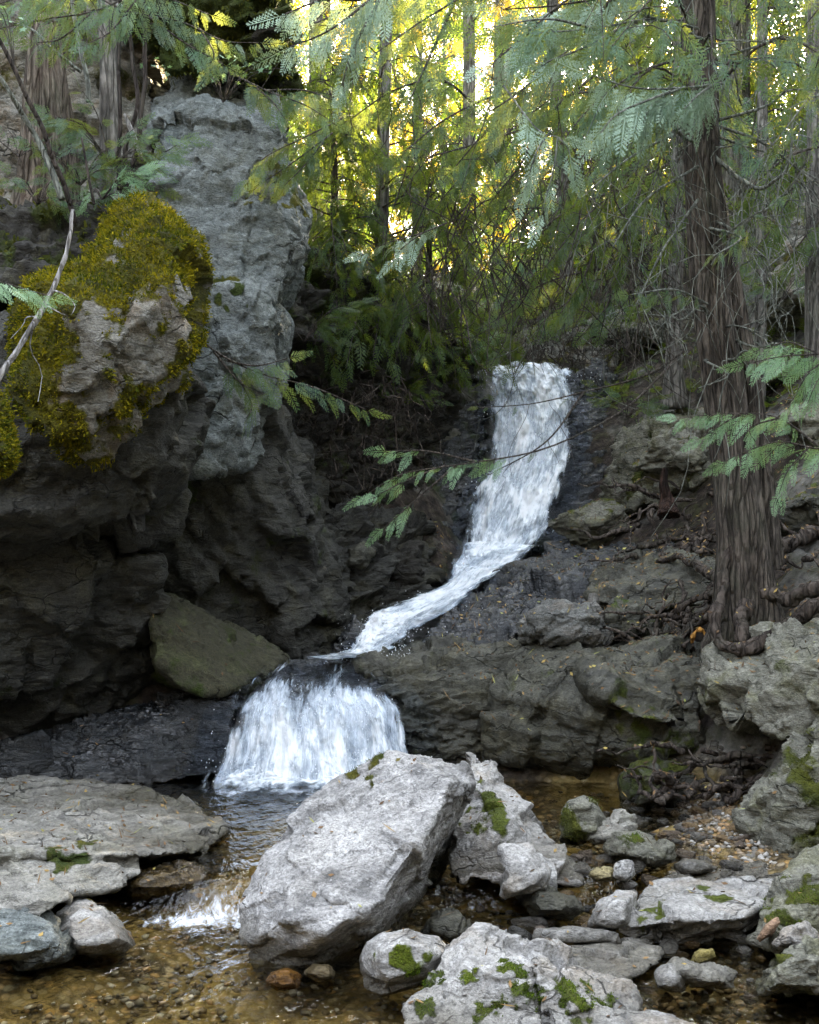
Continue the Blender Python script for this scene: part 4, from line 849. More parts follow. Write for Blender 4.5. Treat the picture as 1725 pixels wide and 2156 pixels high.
def fall_sheet(rows, nu, nv, bulge, dens, seed, off=0.0, amp=.03, fr=(9, 4)):
    """rows: (left point, right point) pairs from lip to foot"""
    L = spline([P(*a) for a, b in rows], nv); R = spline([P(*b) for a, b in rows], nv)
    u = np.linspace(0, 1, nu); v = np.linspace(0, 1, nv)
    U, Vv = np.meshgrid(u, v)
    pts = L[:, None] * (1 - u)[None, :, None] + R[:, None] * u[None, :, None]
    q = np.stack([U.ravel() * fr[0] + seed, Vv.ravel() * fr[1], U.ravel() * 0 + seed], 1)
    h = amp * (.3 + .7 * sstep(0, .12, Vv.ravel())) * (fbm(q, 4) + .3 * facet(q * 1.5)[0]) + bulge * np.sin(math.pi * U.ravel()) + off
    pts = pts.reshape(-1, 3) + h[:, None] * np.array([0, -1, .25])
    pts[:, 2] += .05 * pnoise(q * np.array([.6, .3, 1])) * (1 - Vv.ravel())
    ed = np.minimum(U, 1 - U).ravel() + .10 * pnoise(q * np.array([1, .8, 1])) + .06 * pnoise(q * np.array([2.6, 1.6, 1]))
    dn = dens(U.ravel(), Vv.ravel()) - 1.1 * (1 - sstep(.0, .26, ed)) + .35 * pnoise(q * np.array([.5, .6, 1]))
    i = (np.arange(nv - 1)[:, None] * nu + np.arange(nu - 1)[None]).ravel()
    return pts, np.stack([i, i + 1, i + nu + 1, i + nu], 1), np.stack([U.ravel(), Vv.ravel()], 1), dn

def spray(parent, boxes, r, smin=.003, smax=.008):
    g = Geo()
    T0 = np.array([[0, 1, 4], [1, 2, 4], [2, 3, 4], [3, 0, 4], [1, 0, 5], [2, 1, 5], [3, 2, 5], [0, 3, 5]])
    V0 = np.array([[1, 0, 0], [0, 1, 0], [-1, 0, 0], [0, -1, 0], [0, 0, 1.6], [0, 0, -1.6]], float)
    for (c, s, n) in boxes:
        for k in range(n):
            g.add(V0 * r.uniform(smin, smax) + np.array(c) + r.normal(size=3) * np.array(s), T0)
    V, Q = g.get()
    o = obj('spray', V, Q, M['drop'], parent)
    o['kind'] = 'stuff'

rows = [((1008, 783, 11.1), (1205, 786, 11.1)), ((1006, 800, 11.0), (1215, 812, 10.97)), ((1004, 850, 10.85), (1236, 860, 10.75)), ((1008, 920, 10.6), (1235, 930, 10.5)), ((996, 990, 10.3), (1225, 990, 10.25)),
        ((968, 1050, 10.05), (1210, 1060, 10.0)), ((950, 1120, 9.8), (1190, 1120, 9.75)), ((945, 1180, 9.55), (1145, 1172, 9.5)), ((940, 1225, 9.3), (1060, 1222, 9.25))]
w = empty('waterfall', P(1050, 1215, 9.4), 'tall white upper waterfall falling from the rock lip in the centre', 'waterfall')
V, Q, uv, dn = fall_sheet(rows, 120, 260, .10, lambda u, v: .74 + .12 * np.sin(3.1 * u) - .35 * np.clip(pnoise(np.stack([u * 9, v * 1.6, u * 0 + 3], 1)), 0, 1) - .30 * sstep(.62, .8, u) * sstep(.15, .3, v) - .25 * (1 - sstep(0, .3, u)) * sstep(.5, .7, v), 2.0, .08, .05, (7, 9))
obj('water_sheet', V, Q, M['fall'], w, attrs={'dens': dn}, uv=uv)
V, Q, uv, dn = fall_sheet(rows, 120, 260, .13, lambda u, v: .50 + .1 * np.sin(3.1 * u) - .3 * np.clip(pnoise(np.stack([u * 11, v * 2, u * 0 + 8], 1)), 0, 1), 5.0, .13, .06, (10, 12))
obj('water_sheet', V, Q, M['fall'], w, attrs={'dens': dn}, uv=uv + .37)
spray(w, [(P(1050, 1190, 9.2), (.12, .1, .06), 300), (P(1080, 1080, 9.7), (.16, .1, .3), 300), (P(1110, 900, 10.4), (.17, .1, .3), 300), (P(1110, 790, 10.95), (.28, .06, .03), 260)], np.random.default_rng(2), .0015, .005)
# chute from the foot of the upper fall to the ledge pool
rowc = [((950, 1150, 9.4), (1150, 1155, 9.4)), ((938, 1190, 9.15), (1100, 1195, 9.2)), ((915, 1235, 8.9), (1045, 1226, 8.85)), ((850, 1262, 8.45), (985, 1274, 8.4)), ((775, 1290, 8.05), (905, 1320, 7.95)), ((735, 1330, 7.7), (872, 1350, 7.65)), ((715, 1372, 7.3), (815, 1383, 7.3)), ((630, 1389, 7.05), (735, 1394, 7.0))]
w2 = empty('waterfall', P(850, 1350, 7.8), 'white slanting chute running from the upper waterfall to the ledge', 'waterfall')
V, Q, uv, dn = fall_sheet(rowc, 60, 220, .05, lambda u, v: .74 - .2 * sstep(.8, 1, v), 3.0, .05, .04, (4, 14))
obj('water_sheet', V, Q, M['chute'], w2, attrs={'dens': dn}, uv=uv)
V, Q, uv, dn = fall_sheet(rowc, 60, 220, .07, lambda u, v: .6 - .2 * sstep(.8, 1, v), 8.0, .09, .05, (6, 18))
obj('water_sheet', V, Q, M['chute'], w2, attrs={'dens': dn}, uv=uv + .21)
spray(w2, [(P(810, 1325, 7.6), (.12, .1, .06), 350), (P(940, 1270, 8.4), (.15, .1, .05), 200), (P(790, 1375, 7.2), (.1, .06, .03), 160)], np.random.default_rng(3), .0015, .004)
rowl = [((540, 1400, 7.25), (835, 1390, 7.25)), ((478, 1434, 6.98), (866, 1432, 6.98)), ((452, 1472, 6.86), (878, 1462, 6.86)), ((424, 1522, 6.77), (910, 1502, 6.75)), ((406, 1590, 6.66), (926, 1580, 6.66)), ((370, 1660, 6.55), (960, 1650, 6.55))]
w3 = empty('waterfall', P(660, 1640, 6.65), 'broad low waterfall pouring over the dark step behind the largest boulder', 'waterfall')
V, Q, uv, dn = fall_sheet(rowl, 200, 140, .06, lambda u, v: .10 + .62 * sstep(.10, .55, v) - .30 * np.exp(-((u - .38 - .1 * v) / .07) ** 2) * (1 - sstep(.3, .7, v)) - .34 * np.exp(-((u - .72) / .08) ** 2) * (1 - sstep(.25, .6, v)) - .2 * np.exp(-((u - .9) / .06) ** 2) + .2 * np.exp(-((u - .55) / .1) ** 2) * (1 - v), 1.0, .02, .03, (14, 3))
obj('water_sheet', V, Q, M['fall_low'], w3, attrs={'dens': dn}, uv=uv)
rowf = [((430, 1600, 6.60), (905, 1595, 6.60)), ((408, 1632, 6.48), (920, 1630, 6.48)), ((385, 1660, 6.30), (910, 1662, 6.30)), ((400, 1684, 6.08), (870, 1690, 6.08))]
V, Q, uv, dn = fall_sheet(rowf, 160, 60, .0, lambda u, v: .72 - .85 * sstep(.35, 1, v), 9.0, .03, .05, (16, 5))
V[:, 2] = np.maximum(V[:, 2], .105 + .03 * fbm(V * 14, 2))
obj('foam', V, Q, M['chute'], w3, attrs={'dens': dn}, uv=uv * np.array([2.5, .6]))
V, Q, uv, dn = fall_sheet(rowl, 200, 140, .09, lambda u, v: .08 + .62 * sstep(.25, .8, v), 6.0, .06, .045, (18, 4))
obj('water_sheet', V, Q, M['fall_low'], w3, attrs={'dens': dn}, uv=uv * .9 + .13)
spray(w3, [(P(600, 1625, 6.5), (.16, .06, .04), 700), (P(740, 1610, 6.5), (.14, .06, .04), 500), (P(660, 1540, 6.55), (.2, .05, .10), 400), (P(520, 1630, 6.5), (.07, .06, .03), 200)], np.random.default_rng(4), .001, .0035)

# ------------------------------------------------------------------ foliage builders
def frond_template(kind, seed):
    """flat cedar spray one unit long along +X; kind 2 fine, 1 medium, 0 coarse"""
    r = np.random.default_rng(seed); Vs = []
    def leaflet(p, dirv, ln, wd):
        nrm = np.array([-dirv[1], dirv[0]])
        a = p; b = p + dirv * ln * .45 + nrm * wd; c = p + dirv * ln; d = p + dirv * ln * .45 - nrm * wd
        Vs.append(np.array([a, b, c, d]))
    nl = {2: 10, 1: 8, 0: 6}[kind]
    leaflet(np.array([0., 0]), np.array([1., 0]), 1.0, {2: .012, 1: .018, 0: .03}[kind])
    for k in range(nl):
        t = .10 + .84 * k / nl
        for s in (-1, 1):
            tt = t + r.uniform(-.015, .015) + (.04 if s > 0 else 0)
            ln = .30 * (1 - tt) ** .8 * min(1, .5 + tt * 2.4) * r.uniform(.8, 1.15) + .05
            ang = math.radians(r.uniform(38, 50))
            dv = np.array([math.cos(ang), s * math.sin(ang)])
            p = np.array([tt, 0])
            leaflet(p, dv, ln, {2: .013, 1: .022, 0: .038}[kind])
            for j in range({2: 3, 1: 1, 0: 0}[kind]):
                u = .30 + .24 * j
                for s2 in (-1, 1):
                    a2 = ang + s2 * math.radians(36)
                    leaflet(p + dv * ln * u, np.array([math.cos(a2), s * math.sin(a2)]), ln * .30 * (1 - .4 * u), .010 if kind == 2 else .018)
    A = np.concatenate(Vs)
    x, y = A[:, 0], A[:, 1]
    z = -.16 * x ** 2 - .25 * y ** 2 + .03 * np.sin(x * 7 + seed)
    return np.stack([x, y, z], 1)
FR = {k: [frond_template(k, s + 10 * k) for s in range(4)] for k in (0, 1, 2)}

class Fol:
    def __init__(s): s.parts = []
    def frond(s, p, ax, side, ln, kind, r):
        ax = ax / (np.linalg.norm(ax) + 1e-9)
        side = side - ax * ax.dot(side); side /= np.linalg.norm(side) + 1e-9
        nz = np.cross(ax, side)
        if nz[2] < 0: nz = -nz; side = -side
        a = r.normal() * .35; side, nz = side * math.cos(a) + nz * math.sin(a), nz * math.cos(a) - side * math.sin(a)
        T = FR[kind][r.integers(4)]
        s.parts.append(p + ln * (T[:, :1] * ax + T[:, 1:2] * side * r.uniform(.8, 1.15) + T[:, 2:3] * nz))
    def build(s, name, mat, parent=None, **kw):
        V = np.concatenate(s.parts)
        return obj(name, V, np.arange(len(V)).reshape(-1, 4), mat, parent, smooth=False, **kw)

UP = np.array([0, 0, 1.])
def limb_fronds(fol, path, r, fl, step, kind, face=.5, t0=.2, droop=.55):
    """alternate fronds along a limb; face 1 hangs them in the vertical plane of the limb, 0 spreads them flat"""
    seg = np.linalg.norm(np.diff(path, axis=0), axis=1); L = np.concatenate([[0], np.cumsum(seg)]); tot = L[-1]
    n = max(2, int(tot * (1 - t0) / step)); sgn = 1
    for k in range(n):
        s = tot * (t0 + (1 - t0) * (k + r.random()) / n)
        i = min(len(path) - 2, np.searchsorted(L, s) - 1 if s > 0 else 0); i = max(0, i)
        f = (s - L[i]) / (seg[i] + 1e-9); p = path[i] * (1 - f) + path[i + 1] * f
        t = path[i + 1] - path[i]; t /= np.linalg.norm(t) + 1e-9
        sd = np.cross(t, UP); sd /= np.linalg.norm(sd) + 1e-9
        e = 1 - s / tot
        ax = t * r.uniform(.35, .8) + sd * sgn * r.uniform(.5, .9) * (1 - face) - UP * (droop * r.uniform(.5, 1.3)) + sd * r.normal() * .25 * face + UP * face * .35 * sgn
        fol.frond(p, ax, t + .4 * sd * sgn * (1 - face) + r.normal(size=3) * .15, fl * r.uniform(.6, 1.15) * (.55 + .45 * min(1, e * 2.5)), kind, r)
        sgn = -sgn
    fol.frond(path[-1], path[-1] - path[-2], np.cross(path[-1] - path[-2], UP) * (1 - face) - UP * face, fl * .8, kind, r)

def conifer(fol, wood, base, z0, z1, rmax, n, r, fl, kind, step, droop=.55, lean=(0, 0), twr=.006, bias=None, tipdrop=.45, sub=0):
    for k in range(n):
        u = (k + r.random()) / n
        z = z0 + (z1 - z0) * u
        az = r.uniform(0, 2 * math.pi)
        if bias is not None and r.random() < bias[1]: az = bias[0] + r.normal() * .7
        ln = rmax * (1 - u * .75) * r.uniform(.55, 1.1)
        b = np.array([base[0] + lean[0] * (z - base[2]), base[1] + lean[1] * (z - base[2]), z])
        o = np.array([math.cos(az), math.sin(az), 0])
        m = b + o * ln * .5 + UP * ln * r.uniform(-.02, .15)
        e = b + o * ln - UP * ln * tipdrop * r.uniform(.4, 1.2) + r.normal(size=3) * .05
        path = spline([b, m, e], 9)
        wood.add(*tube(path, np.linspace(twr * 1.6, twr * .35, 9) * (.6 + ln * .4), 5, cap=False))
        limb_fronds(fol, path, r, fl, step, kind, face=.25, t0=.15, droop=droop)
        for j in range(sub):
            i = r.integers(3, 8); s0 = path[i]
            dv = o * r.uniform(.2, .7) + np.cross(o, UP) * r.choice([-1, 1]) * r.uniform(.4, .8) - UP * r.uniform(.2, .9)
            sp = spline([s0, s0 + dv * ln * .22, s0 + dv * ln * .38 - UP * ln * .12], 6)
            wood.add(*tube(sp, np.linspace(twr * .6, twr * .2, 6), 4, cap=False))
            limb_fronds(fol, sp, r, fl, step, kind, face=.3, t0=.1, droop=droop)

def bare_twigs(wood, path, r, n, ln, rad, droop=.6):
    for k in range(n):
        p = path[r.integers(1, len(path))]
        d = r.normal(size=3) * .6 - UP * droop
        sp = spline([p, p + d * ln * .35 + r.normal(size=3) * ln * .08, p + d * ln * .7 + r.normal(size=3) * ln * .1 - UP * ln * .15, p + d * ln * r.uniform(.8, 1.1) - UP * ln * .3], 8)
        wood.add(*tube(sp, np.linspace(rad, rad * .4, 8), 4, cap=False))

def trunk_mesh(path, rad, sides=40, n=160, furrow=.06, seed=0, flare=None, twist=0):
    pth = spline(path, n)
    rr = np.interp(np.linspace(0, 1, n), np.linspace(0, 1, len(rad)), rad)
    V, Q = tube(pth, rr, sides)
    m = n * sides
    c = np.repeat(pth, sides, axis=0); R = np.repeat(rr, sides)
    d = V[:m] - c; d /= np.linalg.norm(d, axis=1)[:, None] + 1e-9
    ang = np.arctan2(d[:, 1], d[:, 0]); h = c[:, 2]
    q = np.stack([np.cos(ang + twist * h) * 3.2, np.sin(ang + twist * h) * 3.2, h * .55 + seed], 1)
    k = np.abs(pnoise(q * 1.6)) * 1.2 + .5 * np.abs(pnoise(q * np.array([4, 4, 2.5]))) - .55
    V[:m] += d * (R * furrow * 2 * k)[:, None]
    if flare:
        z0, zh, amt, lobes = flare
        e = np.exp(-np.clip(h - z0, 0, None) / zh)
        V[:m] += d * (R * e * amt * (.7 + .5 * np.cos(lobes * ang + seed) + .3 * np.cos((lobes * 2 + 1) * ang)))[:, None]
    return V, Q

def tree(name, label, group, path, rad, bark, crown=None, leaf=None, sides=32, n=120, furrow=.05, seed=0, flare=None, twigs=None, cat='tree'):
    V, Q = trunk_mesh(path, rad, sides, n, furrow, seed, flare)
    e = empty(name, path[0], label, cat, group)
    obj('trunk', V, Q, bark, e)
    if crown:
        f, w = Fol(), Geo()
        crown(f, w)
        if w.n: obj('branches', *w.get(), M['twig'] if twigs is None else twigs, e)
        if f.parts: f.build('crown', leaf, e)
    return e

# ------------------------------------------------------------------ big cedar on the right bank
r_ = np.random.default_rng(50)
cedar = empty('cedar_tree', P(1570, 1345, 6.3), 'large red brown cedar with twin trunk and gripping roots on the right bank', 'tree')
V, Q = trunk_mesh(PP([(1578, 1390, 6.3), (1572, 1300, 6.3), (1563, 1150, 6.3), (1548, 1000, 6.3), (1522, 800, 6.3), (1494, 600, 6.3), (1480, 400, 6.3), (1474, 200, 6.3), (1470, 0, 6.3), (1462, -400, 6.3), (1458, -700, 6.3)]),
                  [.165, .150, .128, .118, .108, .098, .092, .090, .086, .078, .05], 72, 520, .075, 2, flare=(P(0, 1340, 6.3)[2], .2, .6, 3))
obj('trunk', V, Q, M['bark'], cedar)
V, Q = trunk_mesh(PP([(1612, 1200, 6.42), (1600, 1050, 6.42), (1578, 850, 6.42), (1553, 700, 6.42), (1530, 560, 6.42), (1508, 430, 6.42), (1497, 300, 6.42), (1490, 0, 6.42)]), [.10, .085, .075, .068, .06, .055, .05, .04], 48, 360, .09, 9)
obj('second_trunk', V, Q, M['bark'], cedar)
def root(parent, pts, r0, r1, n=70, wob=.02, sides=12, mat='root', seed=0):
    pth = spline(PP(pts), n)
    pth = pth + wob * np.stack([pnoise(pth * 9 + seed), pnoise(pth * 9 + 40 + seed), pnoise(pth * 9 + 80 + seed)], 1)
    V, Q = tube(pth, np.linspace(r0, r1, n) * (1 + .45 * pnoise(pth * 13 + seed)), sides)
    V = V + (V - np.repeat(np.vstack([pth, pth[:1]])[:-1], sides, 0)[:len(V)] if False else 0) + .010 * (r0 / .03) ** .6 * np.stack([fbm(V * 22 + 5, 3), fbm(V * 22 + 31, 3), fbm(V * 22 + 57, 3)], 1)
    return obj('root', V, Q, M[mat], parent)
for i, (pts, a, b) in enumerate([
        ([(1840, 1215, 5.75), (1725, 1268, 5.8), (1665, 1312, 5.85), (1605, 1352, 5.9), (1550, 1366, 5.92), (1518, 1352, 5.98), (1508, 1300, 6.08), (1525, 1220, 6.2), (1540, 1120, 6.25)], .042, .024),
        ([(1600, 1250, 6.2), (1660, 1258, 6.05), (1725, 1240, 5.95), (1820, 1225, 5.9)], .045, .03),
        ([(1575, 1270, 6.15), (1562, 1330, 6.02), (1580, 1362, 5.95), (1630, 1345, 5.9)], .04, .018),
        ([(1540, 1270, 6.3), (1515, 1320, 6.25), (1500, 1370, 6.2)], .04, .02),
        ([(1600, 1180, 6.45), (1650, 1150, 6.7), (1725, 1120, 6.8), (1800, 1110, 6.8)], .05, .03),
        ([(1540, 1260, 6.45), (1490, 1250, 6.9), (1420, 1290, 7.1), (1370, 1320, 7.3)], .03, .012),
        ([(1540, 1230, 6.45), (1480, 1200, 7.2), (1430, 1175, 7.7), (1350, 1190, 8.2)], .03, .012),
        ([(1545, 1280, 6.4), (1490, 1300, 6.8), (1440, 1330, 7.0), (1390, 1355, 7.1)], .028, .01)]):
    root(cedar, pts, a, b, seed=i)
f, w = Fol(), Geo()
conifer(f, w, P(1470, 100, 6.3), 3.7, 6.4, 1.3, 40, r_, .26, 1, .075, lean=(-.01, 0), sub=3)
obj('branches', *w.get(), M['twig'], cedar)
f.build('crown', M['leaf'], cedar)
# dead twiggy limbs
w = Geo()
for k in range(22):
    z = r_.uniform(2.2, 4.6); az = r_.uniform(0, 6.28); x = P(1490, 500, 6.3)[0] - .03 * (z - 3)
    b = np.array([x, 6.3, z]); o = np.array([math.cos(az), math.sin(az) * .8, r_.uniform(-.5, .3)]); L = r_.uniform(.25, .8)
    pth = spline([b, b + o * L * .4, b + o * L * .75 + r_.normal(size=3) * .08 - UP * .05, b + o * L + r_.normal(size=3) * .12 - UP * L * .2], 12)
    w.add(*tube(pth, np.linspace(.010, .003, 12) * (.5 + L * .6), 5, cap=False)); bare_twigs(w, pth, r_, 4, .4, .0032)
for pts, a in [([(1495, 320, 6.25), (1550, 375, 6.2), (1600, 395, 6.1), (1640, 375, 6.0), (1665, 320, 6.0), (1668, 240, 6.0)], .014), ([(1500, 560, 6.2), (1560, 480, 6.1), (1640, 420, 6.0), (1700, 350, 5.9)], .010), ([(1460, 300, 6.2), (1420, 270, 6.0), (1400, 230, 5.9)], .012), ([(1510, 110, 6.2), (1440, 60, 6.0), (1350, 30, 5.8)], .012)]:
    pth = spline(PP(pts), 24); pth += .012 * np.stack([pnoise(pth * 14), pnoise(pth * 14 + 9), pnoise(pth * 14 + 30)], 1)
    w.add(*tube(pth, np.linspace(a, a * .35, 24), 6, cap=False)); bare_twigs(w, pth, r_, 12, .35, .0032)
obj('dead_branches', *w.get(), M['twig_lichen'], cedar)

def branch_thing(label, stems, leaf, fl, step, kind, face, r, rad=.006, twigmat='twig', name='cedar_branch', t0=.15, droop=.55, group=None, twigs=0):
    f, w = Fol(), Geo()
    for s in stems:
        pth = spline(PP(s), 22)
        w.add(*tube(pth, np.linspace(rad, rad * .35, 22), 6, cap=False))
        if fl: limb_fronds(f, pth, r, fl, step, kind, face, t0, droop)
        if twigs: bare_twigs(w, pth, r, twigs, .3, rad * .3)
    b = PP(stems[0])[0]
    e = empty(name, b, label, 'branch', group)
    obj('stem', *w.get(), M[twigmat], e)
    if f.parts: f.build('leaves', M[leaf], e)
    return e

# limbs of the big cedar that cross the picture (its own parts)
def cedar_limb(stems, leaf, fl, step, kind, face, t0=.15, rad=.008, droop=.55, twigs=0, twigmat='twig_lichen'):
    f, w = Fol(), Geo()
    for s in stems:
        pth = spline(PP(s), 26)
        w.add(*tube(pth, np.linspace(rad, rad * .35, 26), 6, cap=False))
        limb_fronds(f, pth, r_, fl, step, kind, face, t0, droop)
        if twigs: bare_twigs(w, pth, r_, twigs, .35, rad * .3)
    b = obj('limb', *w.get(), M[twigmat], cedar)
    f.build('limb_leaves', M[leaf], b)
cedar_limb([[(1520, 175, 6.1), (1440, 185, 5.7), (1340, 185, 5.5), (1250, 160, 5.4)], [(1440, 185, 5.7), (1380, 205, 5.5), (1300, 240, 5.4), (1265, 280, 5.35)], [(1500, 180, 5.9), (1470, 200, 5.6), (1440, 230, 5.5)], [(1420, 185, 5.7), (1370, 225, 5.5), (1355, 260, 5.45)]], 'leaf_pale', .30, .036, 2, .6, droop=.9, t0=.05)
cedar_limb([[(1470, 60, 6.2), (1380, 40, 5.9), (1250, 60, 5.7), (1120, 70, 5.6)], [(1330, 45, 5.9), (1230, 100, 5.7), (1150, 130, 5.6)], [(1250, 60, 5.7), (1150, 40, 5.6), (1020, 60, 5.5)]], 'leaf', .32, .06, 2, .45)
cedar_limb([[(1490, 640, 6.2), (1420, 610, 5.9), (1330, 620, 5.7)], [(1495, 480, 6.2), (1560, 500, 5.8), (1500, 540, 5.5)], [(1500, 520, 6.1), (1560, 470, 5.9), (1610, 440, 5.8)]], 'leaf', .2, .06, 2, .4, twigs=4)
cedar_limb([[(1470, 350, 6.2), (1360, 420, 5.9), (1290, 520, 5.7)], [(1465, 260, 6.2), (1330, 330, 6.0), (1220, 420, 5.9)], [(1470, 420, 6.2), (1400, 520, 6.0), (1340, 640, 5.9)]], 'leaf_dark', .2, .07, 2, .4, twigs=14)

# ------------------------------------------------------------------ single branches reaching into the picture
rb = np.random.default_rng(61)
branch_thing('fresh green cedar spray reaching in from the right edge above the mossy rocks', [[(1830, 730, 4.6), (1725, 745, 4.6), (1650, 750, 4.62), (1575, 765, 4.65)], [(1760, 740, 4.6), (1700, 790, 4.55), (1660, 860, 4.5)], [(1725, 745, 4.6), (1660, 720, 4.7), (1610, 735, 4.7)], [(1800, 730, 4.6), (1730, 790, 4.5), (1700, 850, 4.45)]], 'leaf_bright', .16, .024, 2, .65, rb, rad=.004, droop=.7)
branch_thing('long fresh cedar branch crossing in front of the big cedar trunk', [[(1850, 950, 4.7), (1725, 945, 4.72), (1640, 930, 4.75), (1560, 955, 4.7), (1530, 970, 4.7)], [(1700, 945, 4.7), (1660, 990, 4.65), (1640, 1040, 4.6)], [(1725, 940, 4.72), (1640, 880, 4.9), (1540, 870, 5.1), (1430, 880, 5.3)], [(1560, 870, 5.1), (1510, 900, 5.1), (1480, 920, 5.1)], [(1640, 880, 4.9), (1580, 900, 4.9), (1590, 930, 4.9)]], 'leaf_bright', .15, .028, 2, .6, rb, rad=.004, droop=.6)
branch_thing('thin bare branch with a green cedar spray hanging across the upper waterfall', [[(1420, 760, 7.4), (1330, 850, 7.2), (1240, 905, 7.0), (1130, 950, 6.9), (1010, 972, 6.8), (920, 985, 6.7), (840, 1000, 6.7), (770, 1042, 6.7)], [(960, 980, 6.75), (890, 1040, 6.65), (810, 1110, 6.6)], [(1000, 972, 6.8), (900, 950, 6.75), (820, 950, 6.7)], [(940, 980, 6.75), (860, 1010, 6.7), (800, 1040, 6.65)]], 'leaf_bright', .20, .04, 2, .6, rb, rad=.007, t0=.6, droop=.6)
branch_thing('nearly bare brown twig stretched across the top of the upper waterfall', [[(1440, 740, 8.4), (1360, 790, 8.3), (1230, 825, 8.2), (1120, 850, 8.1), (1010, 858, 8.0)], [(1230, 825, 8.2), (1150, 930, 8.1), (1030, 1000, 8.1)]], 'leaf', .12, .2, 2, .6, rb, rad=.008, t0=.5, twigs=5)
branch_thing('slim cedar branch hanging in front of the grey cliff toward the waterfall', [[(390, 690, 6.3), (470, 750, 6.2), (560, 790, 6.1), (660, 815, 6.05), (770, 862, 6.0)], [(480, 760, 6.2), (540, 770, 6.1), (605, 755, 6.05)], [(450, 740, 6.25), (500, 800, 6.15), (545, 830, 6.1)], [(500, 790, 6.2), (530, 850, 6.15), (520, 880, 6.1)]], 'leaf', .18, .042, 2, .65, rb, rad=.006, t0=.3, droop=.7)
branch_thing('bright green cedar tip poking in at the left edge over the moss', [[(-90, 570, 4.4), (-30, 585, 4.4), (40, 605, 4.4), (100, 622, 4.4)]], 'leaf_bright', .14, .02, 2, .5, rb, rad=.004)
branch_thing('pale cedar spray hanging before the dark trees above the cave', [[(940, 470, 7.2), (890, 490, 7.0), (820, 510, 6.9), (775, 530, 6.9)], [(890, 490, 7.0), (850, 520, 6.9), (830, 545, 6.9)]], 'leaf_pale', .2, .045, 2, .6, rb, rad=.005, t0=.1)
branch_thing('pale green hanging cedar spray in the middle of the tree gap', [[(1060, 180, 6.6), (1130, 270, 6.4), (1180, 290, 6.3)], [(1160, 275, 6.4), (1130, 320, 6.35), (1105, 400, 6.3)], [(1175, 290, 6.3), (1165, 360, 6.3), (1140, 450, 6.3)], [(1175, 290, 6.3), (1195, 310, 6.3), (1205, 345, 6.3)]], 'leaf_pale', .26, .05, 2, .65, rb, rad=.006, t0=.3, twigmat='twig_lichen', droop=.9)
branch_thing('cedar sprays fringing the right edge of the grey cliff top', [[(480, 150, 7.0), (560, 190, 6.8), (640, 220, 6.6), (690, 250, 6.5)], [(520, 170, 7.0), (570, 210, 6.7), (600, 250, 6.6)], [(560, 190, 6.9), (640, 190, 6.7), (700, 210, 6.6)]], 'leaf', .22, .045, 2, .6, rb, rad=.006, droop=.7)
branch_thing('dark drooping cedar sprays beside the grey cliff at mid height', [[(720, 250, 7.2), (640, 290, 7.0), (560, 330, 6.8), (530, 370, 6.8)], [(700, 280, 7.2), (620, 340, 7.0), (560, 380, 6.9)], [(680, 300, 7.2), (640, 350, 7.0), (600, 390, 6.9)]], 'leaf', .24, .04, 2, .55, rb, rad=.006, droop=.7)
branch_thing('teal cedar branch draped across the top of the mossy overhang', [[(150, -40, 6.6), (260, 20, 6.5), (380, 45, 6.4), (470, 85, 6.35), (545, 90, 6.3)], [(300, 25, 6.5), (390, 90, 6.4), (470, 135, 6.3)], [(200, -20, 6.5), (330, -10, 6.4), (440, 30, 6.35)], [(420, 60, 6.4), (450, 110, 6.3), (440, 140, 6.3)]], 'leaf', .2, .04, 2, .6, rb, rad=.006, droop=.9)
branch_thing('grey green cedar branch hanging from the top left corner', [[(330, -40, 6.0), (210, 20, 5.9), (100, 40, 5.9), (0, 60, 5.9)], [(250, 0, 6.0), (170, -10, 5.9), (60, -10, 5.8), (-60, 30, 5.7)], [(300, -20, 6.0), (240, 60, 5.9), (190, 90, 5.8)], [(200, 20, 5.9), (130, 80, 5.9), (80, 90, 5.9)]], 'leaf', .2, .038, 2, .55, rb, rad=.006, droop=.8)
branch_thing('teal spray in the top right corner close to the camera', [[(1800, -60, 4.6), (1740, 0, 4.6), (1690, 60, 4.6)], [(1780, -20, 4.6), (1740, 80, 4.6), (1715, 150, 4.6)]], 'leaf', .2, .03, 2, .5, rb, rad=.005)
branch_thing('small green cedar spray by the right edge at the height of the lichen twigs', [[(1800, 170, 5.4), (1725, 200, 5.4), (1660, 230, 5.4), (1590, 280, 5.4)], [(1700, 210, 5.4), (1640, 290, 5.4), (1600, 330, 5.4)]], 'leaf', .17, .06, 2, .5, rb, rad=.005, twigs=6, twigmat='twig_lichen')

